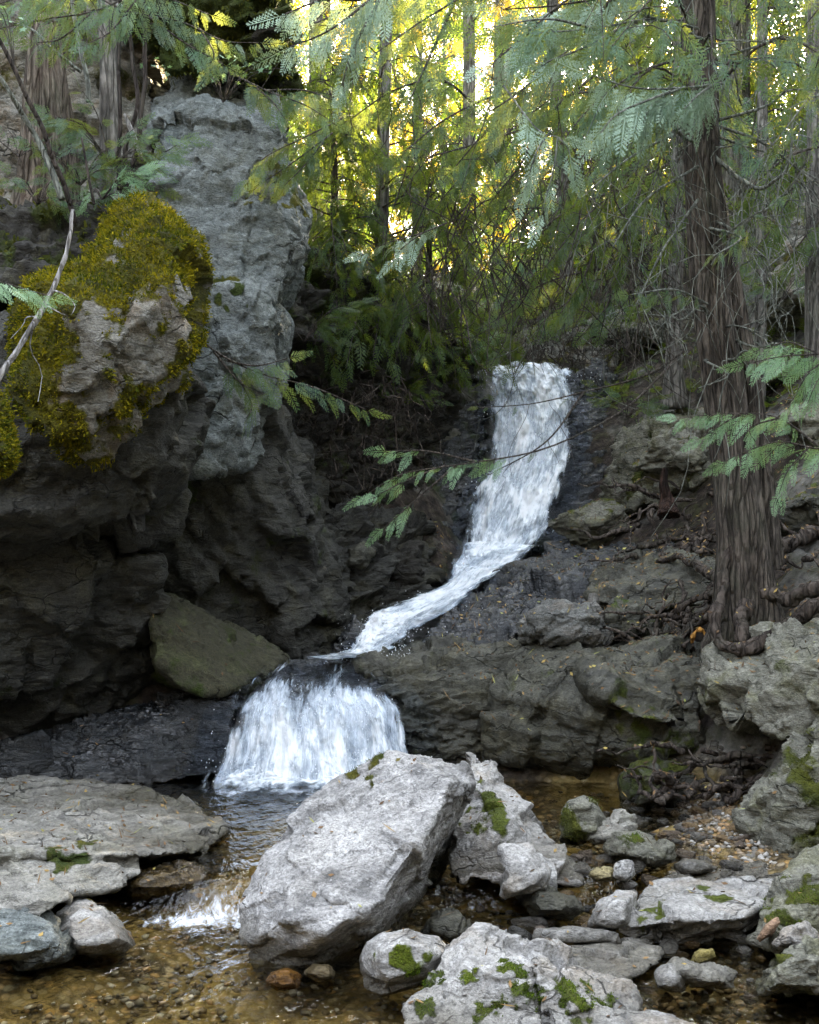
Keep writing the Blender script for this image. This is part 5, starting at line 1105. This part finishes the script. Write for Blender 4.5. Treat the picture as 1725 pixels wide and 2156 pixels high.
# top canopy that hangs into the frame
for i, (lb, pts, lf) in enumerate([
        ('teal cedar limb spreading across the top centre of the picture', [[(1120, -160, 8.2), (1000, -30, 8.0), (880, 50, 7.8), (780, 120, 7.6)], [(1050, -90, 8.1), (920, -20, 7.9), (760, 10, 7.7), (640, 60, 7.6)], [(960, 0, 8.0), (900, 130, 7.8), (860, 220, 7.7)]], 'leaf'),
        ('grey green cedar limb hanging under the top edge right of centre', [[(1330, -160, 8.4), (1240, 0, 8.1), (1150, 100, 7.9), (1040, 180, 7.8)], [(1270, -60, 8.2), (1150, 30, 8.0), (1050, 70, 7.9)], [(1180, 60, 8.0), (1120, 170, 7.9), (1010, 250, 7.8)]], 'leaf'),
        ('pale mint cedar limb across the upper left of the sunlit gap', [[(900, -120, 7.0), (800, -20, 6.8), (700, 60, 6.6), (610, 100, 6.5)], [(830, -50, 6.9), (750, 90, 6.7), (720, 180, 6.6)], [(760, 0, 6.8), (680, 0, 6.7), (600, 30, 6.6)]], 'leaf_pale'),
        ('pale mint cedar limb under the top edge beside the big cedar', [[(1420, -120, 7.0), (1300, -20, 6.8), (1180, 10, 6.7), (1060, 20, 6.6)], [(1300, -20, 6.8), (1230, 70, 6.7), (1170, 130, 6.6)], [(1180, 10, 6.7), (1100, 80, 6.6), (1040, 130, 6.5)]], 'leaf_pale'),
        ('sagging green cedar limb reaching left from the middle trees', [[(1160, 200, 8.8), (1050, 200, 8.5), (940, 250, 8.2), (850, 320, 8.0)], [(1000, 220, 8.4), (930, 170, 8.2), (830, 190, 8.1), (740, 250, 8.0)], [(1100, 200, 8.6), (1020, 280, 8.4), (960, 350, 8.3)]], 'leaf'),
        ('brown green drooping limb with bare twigs in the middle of the gap', [[(1250, 160, 9.2), (1120, 260, 9.0), (1010, 300, 8.8), (900, 330, 8.7), (830, 330, 8.7)], [(1080, 270, 9.0), (1010, 330, 8.8), (930, 420, 8.7)], [(1150, 240, 9.0), (1100, 340, 8.9), (1030, 430, 8.8)]], 'leaf_dark'),
        ('hanging green limb beside the big cedar trunk', [[(1440, 120, 8.6), (1330, 160, 8.4), (1240, 230, 8.2), (1160, 330, 8.1)], [(1350, 150, 8.5), (1300, 260, 8.3), (1270, 360, 8.2)], [(1290, 190, 8.4), (1200, 200, 8.3), (1110, 240, 8.2)]], 'leaf'),
        ('twiggy olive limb drooping over the slope right of the waterfall', [[(1440, 330, 9.2), (1340, 380, 9.0), (1240, 450, 8.8), (1150, 560, 8.7)], [(1360, 370, 9.0), (1320, 480, 8.9), (1300, 580, 8.8)], [(1300, 400, 9.0), (1200, 440, 8.9), (1120, 500, 8.8)], [(1260, 440, 8.9), (1240, 560, 8.8), (1180, 660, 8.7)]], 'leaf_dark'),
        ('feathery grey green limb low over the bank behind the waterfall lip', [[(1330, 560, 10.2), (1240, 570, 10.0), (1140, 600, 9.8), (1060, 660, 9.7)], [(1260, 570, 10.1), (1190, 640, 9.9), (1110, 690, 9.8)], [(1300, 560, 10.1), (1280, 640, 10), (1240, 690, 9.9)]], 'leaf'),
        ('mossy olive limb over the upper right slope', [[(1760, 300, 8.2), (1660, 330, 8.2), (1580, 400, 8.2), (1520, 500, 8.2)], [(1700, 320, 8.2), (1660, 420, 8.2), (1600, 520, 8.2)], [(1800, 420, 8.2), (1720, 470, 8.2), (1650, 560, 8.2)]], 'leaf_dark')]):
    branch_thing(lb, pts, lf, .34, .044, 2, .5, rb, rad=.011, t0=.12, droop=.75, twigs=9 if lf == 'leaf_dark' else 4)

# ------------------------------------------------------------------ trees in the gorge
def mk(base, z0, z1, rmax, n, seed, fl=.26, kind=1, step=.075, sub=2, bias=None, droop=.6, lean=(0, 0)):
    r = np.random.default_rng(seed)
    return lambda f, w: conifer(f, w, base, z0, z1, rmax, n, r, fl, kind, step, droop=droop, sub=sub, bias=bias, lean=lean)
b = P(795, 920, 9.7)
tree('cedar_tree', 'slim grey trunked tree with dark drooping foliage left of the waterfall', 'shaded trees in the gorge', PP([(788, 930, 9.7), (798, 700, 9.7), (803, 500, 9.7), (808, 250, 9.7), (815, 0, 9.7), (822, -500, 9.7)]), [.068, .06, .058, .055, .05, .03], M['bark_grey'],
     mk(b, 3.0, 6.6, 1.2, 75, 70, fl=.26, bias=(-2.6, .3)), M['leaf_dark'], seed=3)
b = P(700, 700, 9.2)
tree('hemlock_tree', 'dense dark green young conifer between the grey cliff and the slim grey trunk', 'shaded trees in the gorge', PP([(690, 760, 9.4), (700, 600, 9.4), (705, 400, 9.4), (700, 200, 9.4)]), [.04, .035, .03, .015], M['bark_dark'], mk(P(700, 760, 9.4), 3.0, 5.3, .85, 75, 71, fl=.24, sub=2), M['leaf_dark'], seed=4)
tree('hemlock_tree', 'dark bushy conifer hanging over the left side of the waterfall', 'shaded trees in the gorge', PP([(905, 760, 10.3), (905, 600, 10.3), (900, 400, 10.3)]), [.04, .035, .015], M['bark_dark'], mk(P(905, 760, 10.3), 3.1, 4.9, .85, 60, 72, fl=.24, sub=2), M['leaf_dark'], seed=5)
z_ = float(ground_z(2.35, 13.1)[0])
tree('hemlock_tree', 'young conifer added to block sun on the bank right of the straight grey trunk', 'shaded trees in the gorge', [(2.35, 13.1, z_ - .1), (2.37, 13.1, z_ + 1.5), (2.35, 13.1, z_ + 3.2)], [.05, .04, .015], M['bark_dark'], mk(np.array([2.35, 13.1, z_]), z_ + .1, z_ + 3.1, .95, 80, 79, fl=.26, sub=2), M['leaf_dark'], seed=15)  # added on the sun's path to keep a sunspot off the terrace
tree('cedar_tree', 'straight grey trunk with grey green sprays behind the waterfall lip', 'shaded trees in the gorge', PP([(1200, 720, 12.4), (1195, 600, 12.4), (1185, 400, 12.4), (1172, 200, 12.4), (1160, -100, 12.4), (1150, -600, 12.4)]), [.08, .075, .07, .065, .06, .03], M['bark_grey'], mk(P(1200, 720, 12.4), 4.1, 7.6, 1.4, 60, 73, fl=.3), M['leaf'], seed=6)
tree('cedar_tree', 'thin straight tree just left of the big cedar trunk', 'shaded trees in the gorge', PP([(1418, 860, 9.9), (1420, 700, 9.9), (1425, 500, 9.9), (1428, 300, 9.9), (1432, 0, 9.9), (1440, -500, 9.9)]), [.085, .065, .06, .055, .05, .03], M['bark_grey'], mk(P(1420, 860, 9.9), 4.2, 7.0, 1.2, 46, 74, fl=.28), M['leaf'], seed=7, flare=(P(0, 850, 9.9)[2], .15, .5, 3))
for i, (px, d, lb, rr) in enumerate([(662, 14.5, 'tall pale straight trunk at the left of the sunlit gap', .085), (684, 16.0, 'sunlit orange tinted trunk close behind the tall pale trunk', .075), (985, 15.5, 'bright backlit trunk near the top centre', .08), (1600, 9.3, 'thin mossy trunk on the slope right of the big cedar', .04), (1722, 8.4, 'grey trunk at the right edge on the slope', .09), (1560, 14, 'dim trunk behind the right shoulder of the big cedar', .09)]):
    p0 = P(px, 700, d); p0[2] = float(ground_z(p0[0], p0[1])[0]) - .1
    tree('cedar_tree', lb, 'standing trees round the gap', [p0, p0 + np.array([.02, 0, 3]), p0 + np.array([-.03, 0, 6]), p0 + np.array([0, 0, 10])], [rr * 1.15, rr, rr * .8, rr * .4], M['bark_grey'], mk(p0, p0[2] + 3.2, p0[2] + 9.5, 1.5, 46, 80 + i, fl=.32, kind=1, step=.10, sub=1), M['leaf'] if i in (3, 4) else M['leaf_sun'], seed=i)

# ------------------------------------------------------------------ forest beyond and round the ravine
def forest():
    protos = []
    for s in range(4):
        r = np.random.default_rng(90 + s); f, w = Fol(), Geo()
        H = [11, 9, 12, 8][s]
        conifer(f, w, np.array([0, 0, 0.]), .3, H, [1.9, 1.7, 2.1, 1.8][s], [90, 75, 95, 70][s], r, .42, 0, .11, sub=2, twr=.008)
        V = np.concatenate(f.parts); cm = {k: np_mesh('crown', V, np.arange(len(V)).reshape(-1, 4), M[k], smooth=False) for k in ('leaf_sun', 'leaf_mid', 'leaf', 'leaf_dark')}
        bm_ = np_mesh('branches', *w.get(), M['twig'])
        tv, tq = trunk_mesh([(0, 0, -.6), (0.03, 0, H * .4), (0, .02, H)], [.11, .085, .02], 14, 40, .05, s)
        tm = np_mesh('trunk', tv, tq, M['bark_grey'])
        protos.append((tm, bm_, cm))
    r = np.random.default_rng(123); k = 0
    spots = [(-1.5, 14.0), (.1, 15.6), (1.3, 17.6), (-3.0, 15.5), (-1.9, 18.5), (-4.2, 22), (-.6, 26), (2.2, 27), (5.2, 25), (-3.2, 31), (1.0, 34), (4.6, 33), (-6.5, 29), (7.8, 30), (-1.6, 41), (3.2, 43), (7.0, 41), (-6, 42), (11, 38)]
    for (x, y) in spots:
        z = float(ground_z(x, y)[0])
        s = int(r.integers(4)); tm, bm_, cm = protos[s]
        side = 'left' if x < -1 else 'right' if x > 3 else 'centre'
        e = empty('cedar_tree', (x, y, z), 'backlit yellow green tree in the sunny forest beyond the waterfall', 'tree', 'sunlit trees beyond the waterfall')
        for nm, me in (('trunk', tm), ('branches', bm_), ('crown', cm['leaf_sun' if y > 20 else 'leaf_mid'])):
            o = bpy.data.objects.new(nm, me); COL.objects.link(o); o.parent = e
        e.rotation_euler = (0, 0, r.uniform(0, 6.28)); sc = r.uniform(.85, 1.25) if y > 17 else r.uniform(.7, .9); e.scale = (sc, sc, sc)
    shade = [(4.9, 11.0), (6.2, 13.2), (7.8, 11.5), (8.5, 15.5), (2.7, 14.3), (3.5, 13.0), (4.9, 14.4), (5.7, 16.8), (4.3, 3.3), (4.7, .6), (4.1, -2.2), (7.0, 20), (6.8, 9.4), (6.2, 7.0), (9.5, 9), (-4.4, 9.8), (-5.8, 8), (-3.4, 11.8), (9.8, 13)]  # cedars added, many out of view, to keep sun and sky off the gorge
    for (x, y) in shade:
        z = float(ground_z(x, y)[0])
        s = int(r.integers(4)); tm, bm_, cm = protos[s]
        e = empty('cedar_tree', (x, y, z - .2), 'cedar added for shade on the ' + ('right hillside' if x > 0 else 'left clifftop') + ' above the ravine', 'tree', 'trees on the ' + ('right hillside' if x > 0 else 'left clifftop'))
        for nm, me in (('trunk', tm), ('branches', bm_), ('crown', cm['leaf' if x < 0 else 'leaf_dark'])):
            o = bpy.data.objects.new(nm, me); COL.objects.link(o); o.parent = e
        e.rotation_euler = (0, 0, r.uniform(0, 6.28)); sc = r.uniform(.9, 1.25); e.scale = (sc, sc, sc)
forest()

def far_forest():
    r = np.random.default_rng(210); f = Fol()
    n = 14000
    xs = r.uniform(-26, 34, n); ys = r.uniform(46, 56, n); zs = ground_z(xs, ys) + 17 * r.random(n) ** 1.1
    for x, y, z in zip(xs, ys, zs):
        az = r.uniform(0, 6.28); ax = np.array([math.cos(az), math.sin(az), r.uniform(-.9, .2)])
        f.frond(np.array([x, y, z]), ax, np.cross(ax, UP), r.uniform(.9, 1.7), 0, r)
    tag(f.build('far_forest', M['leaf_sun']), 'sunny far wood behind the ravine', None, kind='stuff')
far_forest()

# ------------------------------------------------------------------ left clifftop: stump, thin trunks, saplings, sticks
def stump():
    pth = spline(PP([(95, 480, 6.75), (100, 350, 6.75), (98, 230, 6.75), (96, 120, 6.75), (98, 60, 6.75)]), 120)
    rr = np.interp(np.linspace(0, 1, 120), [0, .15, .4, .7, 1], [.24, .185, .15, .115, .09])
    sides = 64
    V, Q = tube(pth, rr, sides, cap=True); m = 120 * sides
    c = np.repeat(pth, sides, axis=0); d = V[:m] - c; d /= np.linalg.norm(d, axis=1)[:, None]
    ang = np.arctan2(d[:, 1], d[:, 0]); h = c[:, 2]
    q = np.stack([np.cos(ang) * 2.6, np.sin(ang) * 2.6, h * .5], 1)
    V[:m] += d * (np.repeat(rr, sides) * (.35 * np.abs(pnoise(q * 1.5)) + .22 * np.abs(pnoise(q * np.array([5, 5, 2]))) - .2))[:, None]
    top = sstep(3.95, 4.3, h)
    V[:m, 2] += top * (.32 * pnoise(np.stack([np.cos(ang) * 2.2, np.sin(ang) * 2.2, ang * 0 + 4], 1)) - .05)
    o = obj('stump', V, Q, M['dead'])
    tag(o, 'tall rotten grey and rust stump with a jagged top on the left clifftop', 'stump')
stump()
rl = np.random.default_rng(77)
tree('cedar_tree', 'pale flaking trunk behind the thin dark saplings on the left clifftop', None, PP([(240, 480, 7.0), (232, 300, 7.0), (230, 150, 7.0), (225, 0, 7.0), (218, -500, 7.0)]), [.075, .06, .055, .05, .03], M['bark_grey'], mk(P(235, 300, 7.0), 4.7, 7.5, .9, 30, 101, fl=.26), M['leaf'], seed=12)
for i, (pts, a, lb, mt) in enumerate([
        ([(262, 425, 6.5), (285, 320, 6.5), (304, 200, 6.5), (305, 60, 6.5), (296, -120, 6.5)], .016, 'dark sapling stem bowed to the right on the left clifftop', 'bark_dark'),
        ([(258, 430, 6.6), (268, 300, 6.6), (288, 220, 6.6), (276, 110, 6.6), (254, -120, 6.6)], .015, 'dark sapling stem leaning left as it rises on the left clifftop', 'bark_dark'),
        ([(250, 400, 6.45), (252, 260, 6.45), (251, 100, 6.45), (250, -120, 6.45)], .013, 'straight black sapling stem before the pale flaking trunk', 'bark_dark'),
        ([(160, 470, 6.0), (120, 350, 5.9), (70, 230, 5.8), (0, 90, 5.7), (-80, -20, 5.6)], .014, 'thin dark leaning stem crossing the rotten stump', 'bark_dark'),
        ([(135, 420, 5.9), (95, 330, 5.9), (60, 265, 5.9), (0, 165, 5.8), (-60, 80, 5.8)], .016, 'grey leaning stem at the far left before the stump', 'twig_lichen'),
        ([(185, 215, 6.3), (183, 165, 6.3), (160, 60, 6.3), (140, -60, 6.3)], .015, 'grey bent stem between the stump and the pale flaking trunk', 'twig_lichen'),
        ([(170, 152, 6.3), (120, 110, 6.2), (65, 62, 6.2), (0, 40, 6.2)], .009, 'slender grey stick slanting above the rotten stump', 'twig_lichen'),
        ([(198, 430, 6.1), (185, 350, 6.1), (170, 290, 6.1)], .008, 'short dark twig standing by the foot of the saplings', 'bark_dark')]):
    V, Q = tube(spline(PP(pts), 50) + .012 * np.stack([pnoise(spline(PP(pts), 50) * 5 + i), np.zeros(50), np.zeros(50)], 1), np.linspace(a, a * .6, 50), 9)
    tag(obj('sapling_stem', V, Q, M[mt]), lb, 'sapling')
pth = spline(PP([(152, 440, 5.0), (148, 490, 4.98), (135, 545, 4.95), (95, 640, 4.9), (45, 725, 4.85), (0, 795, 4.8), (-40, 860, 4.78)]), 70)
V, Q = tube(pth + .006 * np.stack([pnoise(pth * 12), pnoise(pth * 12 + 5), pnoise(pth * 12 + 9)], 1), np.linspace(.007, .015, 70) * (1 + .3 * pnoise(pth * 22)), 10)
w = Geo(); w.add(V, Q); bare_twigs(w, pth, np.random.default_rng(6), 6, .16, .0035)
V, Q = w.get()
tag(obj('fallen_branch', V, Q, M['pale_wood']), 'bleached bare branch slanting down across the mossy outcrop at the left', 'branch')
pth = spline(PP([(262, 240, 6.4), (275, 270, 6.4), (290, 310, 6.4), (300, 340, 6.4)]), 20)
V, Q = tube(pth, .012 * np.sin(np.linspace(.3, 2.9, 20)) + .002, 6)
tag(obj('wood_splinter', V, Q, M['pale_wood']), 'pale wood splinter hanging among the dark saplings', 'splinter')

def seedling(px, py, d, h, n, fl, r, leaf, label, group=None, name='cedar_seedling', kind=2):
    b = P(px, py, d); f, w = Fol(), Geo()
    for k in range(n):
        az = r.uniform(0, 6.28); o = np.array([math.cos(az), math.sin(az) * .7, r.uniform(.2, 1.0)])
        L = h * r.uniform(.5, 1.1)
        pth = spline([b, b + o * L * .5 + UP * L * .15, b + o * L - UP * L * .12], 7)
        w.add(*tube(pth, np.linspace(.004, .0015, 7), 4, cap=False)); limb_fronds(f, pth, r, fl, .05, kind, .45, .35, .5)
    e = empty(name, b, label, 'plant', group)
    obj('stem', *w.get(), M['twig'], e); f.build('leaves', M[leaf], e)
rs = np.random.default_rng(88)
for (px, py, d, h, n, fl, lf, lb) in [
        (80, 430, 6.2, .28, 8, .17, 'leaf', 'small cedar seedling at the foot of the rotten stump'), (170, 390, 6.3, .3, 9, .18, 'leaf', 'cedar seedling between stump and dark saplings'), (235, 350, 6.35, .38, 11, .2, 'leaf', 'bushy cedar seedling round the dark saplings'),
        (300, 400, 6.5, .3, 8, .18, 'leaf', 'cedar seedling right of the dark saplings over the mossy outcrop'), (215, 420, 6.1, .25, 8, .17, 'leaf_bright', 'bright seedling low on the soil shelf above the moss'), (40, 330, 6.5, .3, 6, .18, 'leaf', 'cedar seedling left of the stump at the picture edge'),
        (880, 790, 10.2, .4, 10, .2, 'leaf', 'pale feathery seedling on the earth bank left of the waterfall lip'), (830, 860, 9.5, .35, 8, .18, 'leaf_dark', 'small seedling by the foot of the slim grey trunk'), (1120, 690, 11.8, .4, 10, .24, 'leaf', 'seedling hanging over the tan rock wall behind the lip'),
        (1320, 880, 9.6, .35, 9, .2, 'leaf', 'fern like seedling on the slope right of the waterfall'), (1280, 680, 11.5, .5, 12, .24, 'leaf_dark', 'dark bush on the slope above the waterfall right side'), (1650, 480, 9.5, .5, 10, .24, 'leaf_dark', 'dim bush on the upper right slope'),
        (1640, 640, 9.0, .4, 8, .22, 'leaf', 'small bush below the bare patch on the right slope'), (960, 770, 10.7, .35, 9, .2, 'leaf_bright', 'yellow green fern at the left corner of the waterfall lip'), (640, 720, 8.4, .4, 8, .2, 'leaf_dark', 'dark seedling on the hidden cliff beside the grey rock'), (720, 680, 9.0, .5, 10, .22, 'leaf_dark', 'dark bush above the earth bank'), (1060, 640, 12, .5, 12, .26, 'leaf', 'grey green bush behind the waterfall lip')]:
    seedling(px, py, d, h, n, fl, rs, lf, lb)

def maple(px, py, d, n, sp, r, label, leaf='leaf_maple', size=.05):
    b = P(px, py, d); g = Geo(); w = Geo()
    a = np.linspace(0, 2 * math.pi, 11)[:-1]
    for k in range(n):
        c = b + r.normal(size=3) * np.array(sp)
        rr = np.where(np.arange(10) % 2 == 0, 1., .45) * size * r.uniform(.6, 1.2)
        nz = UP + r.normal(size=3) * .5; nz /= np.linalg.norm(nz); u = np.cross(nz, r.normal(size=3)); u /= np.linalg.norm(u); v = np.cross(nz, u)
        ring = c + np.cos(a)[:, None] * rr[:, None] * u + np.sin(a)[:, None] * rr[:, None] * v
        V = np.vstack([c[None], ring]); Q = np.array([[0, 1 + i, 1 + (i + 1) % 10, 1 + (i + 2) % 10] for i in range(0, 10, 2)])
        g.add(V, Q)
        if k % 3 == 0: w.add(*tube(spline([b - UP * .2, (b + c) / 2 - UP * .03, c], 6), .002, 4, cap=False))
    e = empty('maple_shrub', b - UP * .2, label, 'shrub')
    obj('stem', *w.get(), M['twig'], e); obj('leaves', *g.get(), M[leaf], e, smooth=False)
maple(1040, 540, 13.2, 160, (.25, .25, .22), rs, 'bright yellow green leafy shrub glowing above the waterfall lip')
maple(1020, 430, 15, 120, (.3, .3, .3), rs, 'golden leafed shrub in the sun far behind the waterfall', 'leaf_sun', .07)
for i, (px, py, d, lf, lb) in enumerate([(1120, 600, 13.0, 'leaf_maple', 'pale green leafy shrub on the bank just behind the waterfall lip'), (1230, 570, 13.2, 'leaf_mid', 'olive shrub on the steep bank right of the glowing shrub'), (1330, 520, 13.4, 'leaf_sun', 'golden shrub on the steep bank beside the thin straight tree'), (1480, 470, 13, 'leaf_mid', 'green shrub high on the bank behind the big cedar'), (1385, 575, 15.5, 'leaf_sun', 'golden leaves added for a sunlit spot between the trunks left of the big cedar'), (1000, 330, 16.5, 'leaf_sun', 'sunny shrub high in the middle of the gap')]):  # the golden leaves between the trunks are added as a sunlit spot
    maple(px, py, d, 130, (.3, .25, .2), rs, lb, lf, .055)
maple(975, 720, 10.6, 70, (.10, .1, .10), rs, 'small fresh green shrub at the left of the waterfall lip', size=.035)
maple(470, 140, 6.6, 40, (.24, .08, .03), rs, 'spray of bright maple leaves above the grey cliff', 'leaf_bright', size=.022)
maple(30, 40, 5.2, 12, (.06, .06, .08), rs, 'few bright leaves in the top left corner', 'leaf_bright', size=.022)
maple(230, 5, 6.0, 10, (.3, .06, .02), rs, 'small bright leaves hanging along the top edge at the left', 'leaf_bright', size=.016)

# ------------------------------------------------------------------ hanging dead twigs over the slope, root tangles
def twig_curtain(label, boxes, r, mat, n, ln, name='dead_twigs'):
    w = Geo()
    for k in range(n):
        x0, x1, y0, y1, d0, d1 = boxes[r.integers(len(boxes))]
        p = P(r.uniform(x0, x1), r.uniform(y0, y1), r.uniform(d0, d1)); L = ln * r.uniform(.4, 1.2)
        dv = np.array([r.normal() * .45, r.normal() * .4, -1]); 
        pth = spline([p, p + dv * L * .3 + r.normal(size=3) * .05, p + dv * L * .65 + r.normal(size=3) * .08, p + dv * L], 9)
        w.add(*tube(pth, np.linspace(.005, .002, 9) * r.uniform(.7, 1.5), 4, cap=False))
        for j in range(2):
            q = pth[r.integers(2, 8)]; d2 = r.normal(size=3) * .5 - UP * .4
            w.add(*tube(spline([q, q + d2 * L * .2, q + d2 * L * .35 - UP * .03], 5), np.linspace(.0028, .0012, 5), 4, cap=False))
    o = obj(name, *w.get(), M[mat]); o['kind'] = 'stuff'
    tag(o, label, None)
rt = np.random.default_rng(99)
twig_curtain('tangle of dead hanging twigs in the shade between the trees', [(850, 1450, 200, 620, 8.6, 10.2)], rt, 'twig', 260, .8)
twig_curtain('pale lichen covered dead twigs over the right slope', [(1080, 1460, 380, 720, 9.2, 11), (1520, 1720, 200, 700, 7, 9)], rt, 'twig_lichen', 90, .6)
twig_curtain('fine roots and dead twigs hanging under the earth bank', [(600, 900, 780, 1000, 8.5, 9.4), (1060, 1300, 680, 760, 11.2, 12)], rt, 'root', 260, .3)

def tangle(label, loc, box, n, r, r0, mat='root', step=5, length=(.2, .7), horiz=.5):
    e = empty('root_tangle', P(*loc), label, 'roots')
    x0, x1, y0, y1, d0, d1 = box
    for k in range(n):
        px, py = r.uniform(x0, x1), r.uniform(y0, y1)
        d = d0 + (d1 - d0) * (py - y0) / (y1 - y0) + r.normal() * .05
        L = r.uniform(*length) * F / d
        a = r.normal() * horiz + (0 if r.random() < .6 else 1.3)
        pts = [(px, py, d)]
        for j in range(4):
            a += r.normal() * .28
            px += math.cos(a) * L / 4 * (1 if k % 2 else -1); py += math.sin(a) * L / 4 * .8
            if not (y0 - 12 < py < y1 + 12): a = -a; py = min(max(py, y0 - 12), y1 + 12)
            pts.append((px, py, d0 + (d1 - d0) * (py - y0) / (y1 - y0) + r.normal() * .05))
        rr = r0 * r.uniform(.4, 1.2)
        root(e, pts, rr, rr * .2, n=30, wob=.035, sides=7, mat=mat, seed=k)
tangle('mass of twisting grey roots on the slope left of the big cedar', (1420, 1180, 8), (1340, 1500, 1020, 1180, 8.9, 8.0), 26, rt, .022)
tangle('brown roots and needles hanging beside the boulder on the ledge', (1430, 1340, 7.2), (1370, 1510, 1225, 1355, 7.3, 6.9), 30, rt, .016)
tangle('exposed roots in the hollow under the lichen streaked rock', (1540, 1670, 5.8), (1410, 1650, 1575, 1670, 5.95, 5.7), 30, rt, .02, horiz=.35, length=(.2, .5))
tangle('dark roots crossing the slope at the right edge', (1680, 1120, 7), (1615, 1760, 1050, 1180, 7.3, 6.5), 14, rt, .03, horiz=.35)
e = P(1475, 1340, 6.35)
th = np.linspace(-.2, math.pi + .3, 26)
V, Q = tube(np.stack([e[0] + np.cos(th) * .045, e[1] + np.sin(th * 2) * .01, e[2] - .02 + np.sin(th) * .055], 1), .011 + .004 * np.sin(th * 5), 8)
m_ = bark_mat('sunlit_orange_wood', (.22, .09, .015), (.55, .29, .07), gamt=0)  # orange stands for sunlight on the root, put into the wood colour
tag(obj('root_arch', V + .01 * pnoise(V * 40)[:, None], Q, m_), 'small root arch coloured sunlit orange beside the big cedar base', 'root')
pth = spline(PP([(1408, 1085, 8.25), (1404, 1050, 8.3), (1398, 1020, 8.3), (1400, 995, 8.3)]), 30)
V, Q = trunk_mesh(pth, [.085, .045, .034, .02], 24, 60, .32, 5)
V[:, 2] += .06 * pnoise(V * 26) * sstep(1.75, 1.9, V[:, 2])
tag(obj('stump', V, Q, bark_mat('rust_wood', (.018, .011, .009), (.075, .042, .03), gamt=0)), 'small pointed rust brown stump above the root tangle', 'stump')

# low plants scattered over the slopes
def undergrowth():
    f = Fol(); r = np.random.default_rng(140)
    for k in range(900):
        if r.random() < .7: px, d = r.uniform(1060, 1740), r.uniform(8.2, 15.5)
        else: px, d = r.uniform(560, 1100), r.uniform(10.8, 15)
        x = (px - 862.5) / F * d
        z = float(ground_z(x, d)[0])
        if z < 2.3: continue
        for j in range(3):
            az = r.uniform(0, 6.28); ax = np.array([math.cos(az), math.sin(az), r.uniform(.1, .9)])
            f.frond(np.array([x, d, z]), ax, np.cross(ax, UP), r.uniform(.12, .32), 1, r)
    o = f.build('undergrowth', M['leaf_dark'])
    tag(o, 'low ferny undergrowth on the soil slopes', None, kind='stuff')
undergrowth()

def leaf_litter():
    """fallen leaves and needles on whatever lies under the sky, found by dropping rays onto the built surfaces"""
    r = np.random.default_rng(301); g = Geo()
    dg = bpy.context.evaluated_depsgraph_get(); dg.update()
    ok = ('ground', 'rock', 'boulder', 'cliff', 'root', 'wet_rock', 'earth')
    n = 0
    for k in range(9000):
        u = r.random()
        if u < .62: x, y = r.uniform(.2, 2.9), r.uniform(5.6, 9.6)
        elif u < .8: x, y = r.uniform(-2.2, -.9), r.uniform(4.4, 7.0)
        else: x, y = r.uniform(-1.5, 1.9), r.uniform(3.6, 5.6)
        if u > .62 and r.random() < .75: continue
        z0 = max(float(ground_z(x, y)[0]), .1) + r.uniform(.25, 1.1)
        hit, loc, nrm, fi, ob, mt = S.ray_cast(dg, Vector((x, y, z0)), Vector((0, 0, -1)), distance=1.6)
        if not hit or not ob.name.startswith(ok) or nrm.z < .45: continue
        c = np.array(loc) + np.array(nrm) * .004; nz = np.array(nrm) + r.normal(size=3) * .3; nz /= np.linalg.norm(nz)
        a = np.cross(nz, r.normal(size=3)); a /= np.linalg.norm(a); b = np.cross(nz, a)
        L = r.uniform(.007, .018) if r.random() < .7 else r.uniform(.02, .05); w = L * r.uniform(.3, .6) if L < .02 else .0025
        g.add(np.array([c - a * L, c - b * w + nz * .002, c + a * L + nz * .004, c + b * w]), np.array([[0, 1, 2, 3]])); n += 1
    m = NT('litter'); rr = m.n('NewGeometry').outputs['Random Per Island']
    col = m.ramp(rr, [(0., (.05, .03, .015)), (.4, (.14, .08, .035)), (.7, (.24, .15, .06)), (.9, (.34, .24, .07)), (1., (.3, .33, .1))])
    o = obj('leaf_litter', *g.get(), m.out(m.pbsdf(col, .8).outputs[0]), smooth=False, origin=(0, 0, 0))
    tag(o, 'fallen needles and leaf scraps on the ground and rocks', None, kind='stuff')
leaf_litter()
